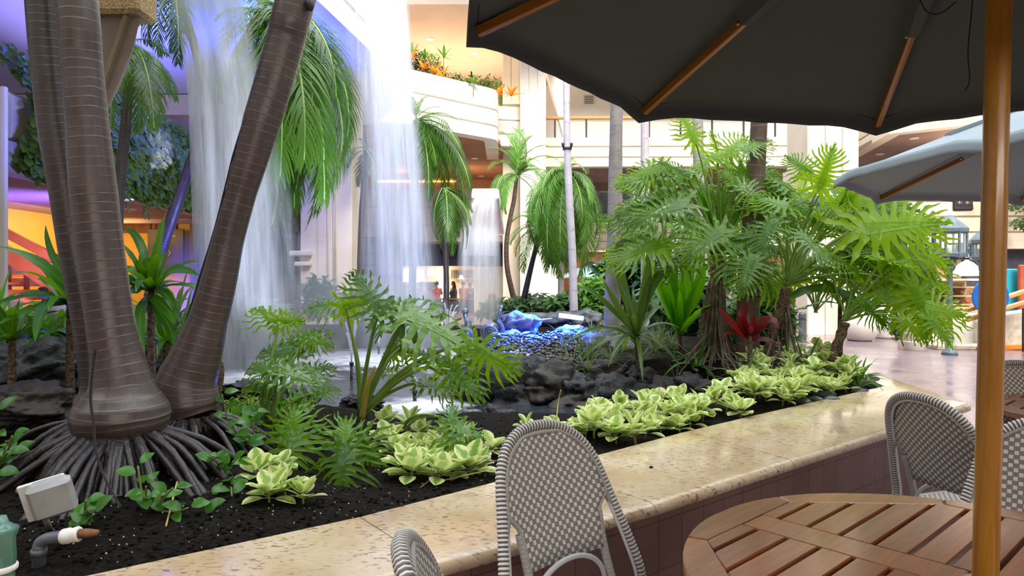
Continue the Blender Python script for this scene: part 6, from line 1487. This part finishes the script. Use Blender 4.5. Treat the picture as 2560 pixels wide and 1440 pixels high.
# signs with letters
def letters(txt,c,size,root,mat):
    cu=bpy.data.curves.new('lettering','FONT'); cu.body=txt; cu.size=size; cu.extrude=.005; cu.align_x='CENTER'; cu.align_y='CENTER'
    o=bpy.data.objects.new('lettering',cu); COL.objects.link(o); o.data.materials.append(mat); bpy.context.view_layer.update(); me=bpy.data.meshes.new_from_object(o); bpy.data.objects.remove(o); o=bpy.data.objects.new('lettering',me); COL.objects.link(o); o.parent=root; o.matrix_parent_inverse=parent_inv(root); o.location=c; o.rotation_euler=(pi/2,0,0)
r=empty('shop_sign',P(2419,630,16),'black shop sign with white letters between the two lanterns','sign'); a=P(2412,628,16); b=MB(); b.box(a,(.42,.05,.40)); b.build('board',m_black,r); letters('H',P(2419,621,15.95),.20,r,m_sign); letters('LU',P(2421,640,15.95),.13,r,m_sign)
r=empty('shop_sign',P(2325,628,16),'small dark sign with a white letter S behind the leaves','sign'); a=P(2318,625,16); b=MB(); b.box(a,(.45,.05,.22)); b.build('board',m_black,r); letters('S',P(2326,629,15.95),.17,r,m_sign)
# lit shop display
r=empty('shop_display',V(P(2370,800,17).x,17,0),'warmly lit shop display cabinet behind the lantern posts','cabinet'); x0=P(2250,700,17).x;x1=P(2452,700,17).x
b=MB(); b.box(((x0+x1)/2,17.3,.35),(x1-x0,.8,.7),bev=.02); b.box(((x0+x1)/2,17.6,1.0),(x1-x0,.1,.7)); b.build('body',m_crate,r)
for k in range(3): b=MB(); b.box(((x0+x1)/2,17.3,.75+.22*k),(x1-x0,.6,.04)); b.build('shelf',m_crate,r)
b=MB(); b.box(((x0+x1)/2,17.2,1.38),(x1-x0,.6,.05)); b.build('canopy',m_cream3,r)
for k in range(14):
    b=MB(); b.blob((x0+.15+k*(x1-x0-.3)/13,17.1,.83+.22*(k%2)),(.07,.06,.05),1,.2,2,k); tag(b.build('pastry',(m_redp,m_crate,m_brownwood)[k%3],smooth=True),'small baked item on the lit shop display','food','items on the shop display')
r=empty('dome_lamp',P(2417,660,16.6),'bright dome-shaped lamp over the shop display','lamp'); a=P(2417,700,16.6); b=MB(); b.lathe([(.32,.10),(.33,.16),(.26,.30),(.14,.42),(.05,.47),(.03,.52)],20,a); b.build('lamp_shade',m_glows,r,smooth=True)
b=MB(); b.tube([V(a.x,a.y,a.z+.5),V(a.x,a.y,2.5)],.012,5); b.build('cord',m_black,r)
r=empty('round_sign',V(P(2475,745,12.8).x,12.8,0),'blue round sign disc behind the umbrella pole','sign'); a=P(2476,742,12.8); b=MB(); b.lathe([(.0001,-.02),(.34,-.02),(.34,.02),(.0001,.02)],40,a,0,Matrix.Rotation(pi/2,3,'X')); b.build('disc',m_blue,r); b=MB(); b.tube([V(a.x,12.83,0),a+V(0,.03,0)],.03,8); b.build('stand',m_black,r)
rb('wall_panel','teal panel right of the umbrella pole','panel',2512,672,2546,812,14.6,.08,m_teal); rb('wall_panel','terracotta red panel at the right frame edge','panel',2550,662,2600,800,14.4,.08,m_redp)
r=empty('ramp_handrail',V(P(2490,790,13).x,13,0),'pair of sloping oak handrails beside the low stone wall','railing')
for (ya,yb) in ((776,716),(800,745)): b=MB(); b.bar(P(2415,ya,13),P(2600,yb,13),.08,.09,bev=.02); b.build('rail',m_handrail,r)
for x_ in (2470,2560): b=MB(); a=P(x_,770,13.02); b.box((a.x,13.03,a.z/2),(.04,.04,a.z)); b.build('post',m_black,r)
a=P(2330,785,13.7);c=P(2462,785,13.7); b=MB(); b.box(((a.x+c.x)/2,13.9,a.z/2),(c.x-a.x,.35,a.z),bev=.02); struct(b.build('wall_low',m_cream2))
b=MB(); b.box(((a.x+c.x)/2,13.6,.04),(c.x-a.x+.2,.5,.12),bev=.03); struct(b.build('trim_50',m_stonew))
b=MB(); x0=P(2462,785,13.4).x; pts=[(x0,.0),(x0+2.2,.0),(x0+2.2,.95),(x0,.62)]; b.add([(x,13.4,z) for x,z in pts]+[(x,13.8,z) for x,z in pts],[(0,1,2,3),(7,6,5,4),(0,4,5,1),(1,5,6,2),(2,6,7,3),(3,7,4,0)]); struct(b.build('wall_ramp',m_stonew))
b=MB(); b.bar(V(x0-.2,13.35,.02),V(x0+2.2,13.35,.12),.05,.08); struct(b.build('trim_51',m_orange))
# pots
r=empty('potted_plant',V(P(2286,870,13.4).x,13.4,0),'ringed white pot with thin upright stems on the wet floor','potted plant'); c=V(P(2286,870,13.4).x,13.4,0)
b=MB(); b.lathe([(.19,0),(.20,.02),(.235,.16),(.225,.175),(.265,.33),(.255,.345),(.295,.50),(.285,.505),(.27,.47),(.0001,.46)],32,c); b.build('pot',m_pot,r,smooth=True,auto=40)
b=MB(); b.lathe([(.0001,.47),(.268,.47)],20,c); b.build('soil',m_soil,r)
for k in range(12): a=k*.9; b=MB(); b.tube(spline([c+V(.08*cos(a),.08*sin(a),.46),c+V(.12*cos(a),.12*sin(a),.8),c+V(.22*cos(a),.2*sin(a),1.15)],4),.010,5); b.build('stalk',m_petiole,r)
b=MB()
for k in range(60): a=rnd.uniform(0,6.3); q=c+V(.27*cos(a),.27*sin(a),.5-rnd.random()*.12*(cos(a)<0)); b.ribbon([q,q+V(.04*cos(a),.04*sin(a),-.02),q+V(.06*cos(a),.06*sin(a),-.06)],[.03,.04,.01],V(0,-1,.5),.1)
b.build('trailing_leaves',m_bush,r)
r=empty('floor_urn',V(P(2213,835,16).x,16,0),'tall white cylindrical urn right of the cream pillar','urn'); c=V(P(2213,835,16).x,16,0)
b=MB(); b.lathe([(.20,0),(.24,.05),(.27,.4),(.28,1.2),(.27,1.8),(.22,1.92),(.0001,1.95)],32,c); b.build('body',m_pot,r,smooth=True)
r=empty('floor_urn',V(P(2140,835,15.6).x,15.6,0),'squat white rounded urn in front of the cream pillar','urn'); c=V(P(2150,835,15.4).x,15.4,0)
b=MB(); b.lathe([(.24,0),(.30,.04),(.40,.25),(.42,.42),(.36,.60),(.30,.62),(.0001,.56)],32,c); b.build('body',m_pot,r,smooth=True)
r=empty('bollard',V(P(2004,800,15).x,15,0),'small dark bollard near the base of the cream pillar','bollard'); c=V(P(2006,800,15).x,15,0); b=MB(); b.lathe([(.08,0),(.08,.62),(.06,.66),(.0001,.67)],16,c); b.build('post',m_slate,r)
# hanging greenery over the siding far right
for i,(x,y,w,h) in enumerate([(2550,515,70,36),(2555,560,60,30)]): shrub('greenery hanging over the siding right of the umbrella pole',x,y,20.9,w,h,m_bush,80+i,26,140,'hanging_plant','plants hanging over the right siding')
# far parasols
for (px,py,d,lb) in ((1480,657,20,'small pale teal parasol seen between the pale and the grey trunk'),(1618,655,21,'second pale teal parasol glimpsed behind the whitish trunk')):
    a=P(px,py,d); make_parasol(lb,a.x,a.y,a.z-.42,1.05,.2,(0,0),m_canvast,.42,(a.x,a.y),0)
# far planting and warm panels seen through the palms
rb('wall_panel','warm lit panel deep behind the drooping palm crown','panel',1490,632,1530,690,36,.1,m_warmwall)

# ================================================================ foreground fittings in the soil
g=S(120,1345); r=empty('floodlight',g,'white plastic floodlight on the soil at the lower left','lamp')
def obox(name,c,size,rz,rx,mat,bev): 
    b=MB(); R=Matrix.Rotation(rz,3,'Z')@Matrix.Rotation(rx,3,'X')@Matrix.Rotation(radians(-13),3,'Y'); b.box(c,size,R,0,bev); return b.build(name,mat,r,smooth=True,auto=35)
dl=2.12; obox('housing',P(102,1245,dl+.05),(.088,.06,.100),radians(32),radians(14),m_boxg,.008); obox('lens_cover',P(131,1243,dl),(.118,.055,.122),radians(32),radians(14),m_plast,.014); obox('rim',P(116,1244,dl+.028),(.126,.012,.130),radians(32),radians(14),m_whitep,.003)
b=MB(); b.tube([P(110,1290,dl+.04),V(g.x,g.y+.02,g.z-.03)],.009,8); b.tube([P(44,1228,dl+.08),P(62,1222,dl+.08)],.009,8); b.build('bracket',m_boxg,r,smooth=True)
r=empty('irrigation_pipe',S(98,1408),'grey elbow pipe with a white coupling at the lower left corner','pipe'); dp=2.08; s_=S(98,1408)
b=MB(); b.tube(spline([V(s_.x,s_.y,s_.z-.05),P(97,1385,dp),P(100,1360,dp),P(118,1347,dp),P(158,1341,dp)],6),.0185,14); b.tube([P(97,1388,dp),P(98,1372,dp)],.0225,14); b.build('elbow',m_pvc,r,smooth=True)
b=MB(); b.tube([P(156,1342,dp),P(159,1341.5,dp),P(176,1338.5,dp),P(177,1338.4,dp),P(196,1335,dp),P(199,1334.5,dp)],[.0215,.0235,.0235,.0205,.0235,.021],14); b.build('coupling',m_whitep,r,smooth=True)
b=MB(); b.tube([P(198,1335,dp),P(222,1332,dp),P(246,1331,dp)],[.015,.013,.008],10); b.build('rusty_nipple',m_rustp,r,smooth=True)
dj=1.86; c=P(2,1440,dj); s_=c
r=empty('glass_jar_lamp',V(c.x,c.y,soil_z(c.x,c.y)),'green glass jar-shaped lamp cut by the left frame edge','lamp')
b=MB(); z=lambda y: H-(y-HY)/F*dj
b.lathe([(.030,.44),(.033,z(1430)),(.036,z(1400)),(.034,z(1345)),(.041,z(1330)),(.042,z(1322)),(.030,z(1316)),(.018,z(1306)),(.013,z(1290)),(.0001,z(1288))],28,(c.x,c.y,0)); b.build('jar',m_jar,r,smooth=True)
b=MB(); b.lathe([(.032,z(1428)),(.040,z(1424)),(.040,z(1414)),(.034,z(1411))],28,(c.x,c.y,0)); b.build('collar',m_whitep,r,smooth=True)
# short scaly stump beside the leaning trunk and a twig
q=P(545,1000,3.6); b=MB(); b.tube(spline([V(q.x,q.y,soil_z(q.x,q.y)-.02),P(541,990,3.6),P(549,940,3.6),P(550,900,3.6)],5),[.028,.027,.027,.026,.026,.025,.026,.025,.025,.024,.023,.022,.022,.018,.014,.005],12)
tag(b.build('cut_stem',m_stub,smooth=True),'short brown scaly cut stem right of the leaning trunk base','plant stem')
for i,(a,c_,e) in enumerate([((415,1340),(440,1275),(447,1262)),((250,1300),(280,1305),(305,1302)),((1390,1065),(1395,1010),(1402,975)),((1050,1215),(1130,1170),(1240,1150)),((1100,1195),(1180,1190),(1245,1170))]):
    pts=[S(*a,.005),S(*c_,.03) if i!=2 else P(*c_,4.3),S(*e,.03) if i!=2 else P(*e,4.3)]; b=MB(); b.tube(spline(pts,5),.0035,6); tag(b.build('twig',(m_petioleY,m_aroot)[i%2 if i!=2 else 0],smooth=True),('reddish-tipped stem stuck upright in the soil near the coping','dry twig on the soil beside the floodlight','single thin upright shoot beside the nearest chair top','runner root across the soil left of the nearest chair','second thin runner on the soil by the nearest chair')[i],'twig')
# ================================================================ light
W=bpy.data.worlds.new('sky'); SC.world=W; W.use_nodes=True; nt=W.node_tree; nt.nodes.clear()
o_=nt.nodes.new('ShaderNodeOutputWorld'); bg=nt.nodes.new('ShaderNodeBackground'); tc=nt.nodes.new('ShaderNodeTexCoord'); sp=nt.nodes.new('ShaderNodeSeparateXYZ')
rp=nt.nodes.new('ShaderNodeValToRGB'); nt.links.new(tc.outputs['Generated'],sp.inputs[0]); nt.links.new(sp.outputs[2],rp.inputs[0])
e=rp.color_ramp.elements; e[0].position=0; e[0].color=(.07,.07,.07,1); e[1].position=.86; e[1].color=(1.0,1.05,1.12,1)
e=rp.color_ramp.elements.new(.40); e.color=(.13,.135,.145,1); e=rp.color_ramp.elements.new(.62); e.color=(.36,.37,.39,1)
nt.links.new(rp.outputs[0],bg.inputs[0]); bg.inputs[1].default_value=4.8; nt.links.new(bg.outputs[0],o_.inputs[0])
def light(name,typ,loc,energy,col,size=1.0,sizey=None,aim=None,spot=None,blend=.5,spread=None):
    l=bpy.data.lights.new(name,typ); l.energy=energy; l.color=col
    if typ=='AREA':
        l.shape='RECTANGLE'; l.size=size; l.size_y=sizey or size
        if spread: l.spread=radians(spread)
    elif typ=='SPOT': l.spot_size=radians(spot or 60); l.spot_blend=blend; l.shadow_soft_size=size
    elif typ=='POINT': l.shadow_soft_size=size
    o=bpy.data.objects.new(name,l); COL.objects.link(o); o.location=loc
    if aim is not None: o.rotation_euler=(Vector(aim)-Vector(loc)).to_track_quat('-Z','Y').to_euler()
    return o
BLUE=(.10,.13,1.0)
light('blue_uplight','AREA',(-9.0,12,4.3),50,(.40,.34,1.0),8,1.2,aim=(-8.0,12.1,6),spread=120)
light('blue_uplight','AREA',(-4.9,12.5,4.2),420,(.05,.10,1.0),3,2.5,aim=(-5.2,12.6,6),spread=110)
light('blue_downwash','AREA',(-7.5,12.5,2.35),300,(.22,.14,1.0),.5,7,aim=(-8.3,12.5,3.1),spread=120)
light('yellow_wall_washer','AREA',(-9.4,14.8,2.5),60,(1,.66,.25),3,1,aim=(-10.8,14.8,1.2))
light('yellow_wall_washer','AREA',(-9.9,16.6,2.7),26,(1,.6,.22),1.2,.6,aim=(-9.8,18.3,1.0))
light('blue_trunk_spot','SPOT',(-3.3,7.2,.55),1300,BLUE,.12,aim=(-4.6,8.5,2.5),spot=56,blend=.8)
light('blue_trunk_spot','SPOT',(-.9,5.2,.5),60,BLUE,.1,aim=(-2.1,3.5,1.6),spot=55)
light('blue_rock_lamp','AREA',P(1428,774,9.5),650,(.01,.06,1.0),.5,.1,aim=P(1400,900,9.35),spread=130)
light('foreground_fill','AREA',(2.5,-3.9,3.05),230,(1,.94,.87),7,.8,aim=(2.2,1.5,.5))  # invented fill behind the camera, brightens the pole and near furniture
light('tree_blue_spot','SPOT',P(1425,366,10.7),60000,(.01,.05,1.0),.08,aim=P(1350,860,8.9),spot=30,blend=.6)
light('near_fall_fill','SPOT',(-1.3,5.7,.42),420,(.70,.78,1.0),.15,aim=(-2.75,7.0,2.6),spot=60)  # added fill spot that brightens the nearest waterfall, no visible lamp
light('restaurant_lights','AREA',(-3.4,32.5,2.85),650,(1,.80,.58),6,4,aim=(-3.4,32.6,0))
light('rust_level_lights','POINT',(-4.6,28.8,5.4),60,(1,.62,.35),.3)
light('rust_level_lights','POINT',(-1.7,28.0,4.9),120,(1,.66,.42),.3)
light('peach_level_lights','AREA',(-2.2,27,7.9),330,(1,.80,.62),5,5,aim=(-2.2,27,10))
light('pillar_uplight','SPOT',(-.35,23.2,.9),120,(1,.62,.25),.1,aim=(.4,24.1,3.0),spot=70)
light('right_wing_lights','POINT',(5,37.8,2.4),220,(1,.65,.35),.3)
light('shop_lights','AREA',(14,24,2.3),380,(1,.78,.52),6,2,aim=(14,24.5,0))
light('soffit_lights','POINT',(14.5,21.5,4.9),160,(1,.74,.58),.3)
light('falls_floodlight','SPOT',(.2,6.5,.8),1300,(.58,.68,1),.3,aim=(-2.2,10.5,3.5),spot=80)
sl=bpy.data.lights.new('sun','SUN'); sl.energy=6.0; sl.angle=radians(28); sl.color=(1,.95,.86); so_=bpy.data.objects.new('sun',sl); COL.objects.link(so_); so_.rotation_euler=(Vector((-.22,1,-.80))).to_track_quat('-Z','Y').to_euler(); so_.location=(4,-4,14)
vs=SC.view_settings; vs.view_transform='Standard'; vs.look='None'; vs.gamma=1.0; vs.use_curve_mapping=False; vs.exposure=-0.1
cy=SC.cycles; cy.max_bounces=7; cy.diffuse_bounces=3; cy.glossy_bounces=3; cy.transmission_bounces=4; cy.transparent_max_bounces=24; cy.volume_bounces=0
cy.caustics_reflective=False; cy.caustics_refractive=False; cy.use_adaptive_sampling=True; cy.adaptive_threshold=.02; cy.sample_clamp_indirect=4; cy.use_denoising=True
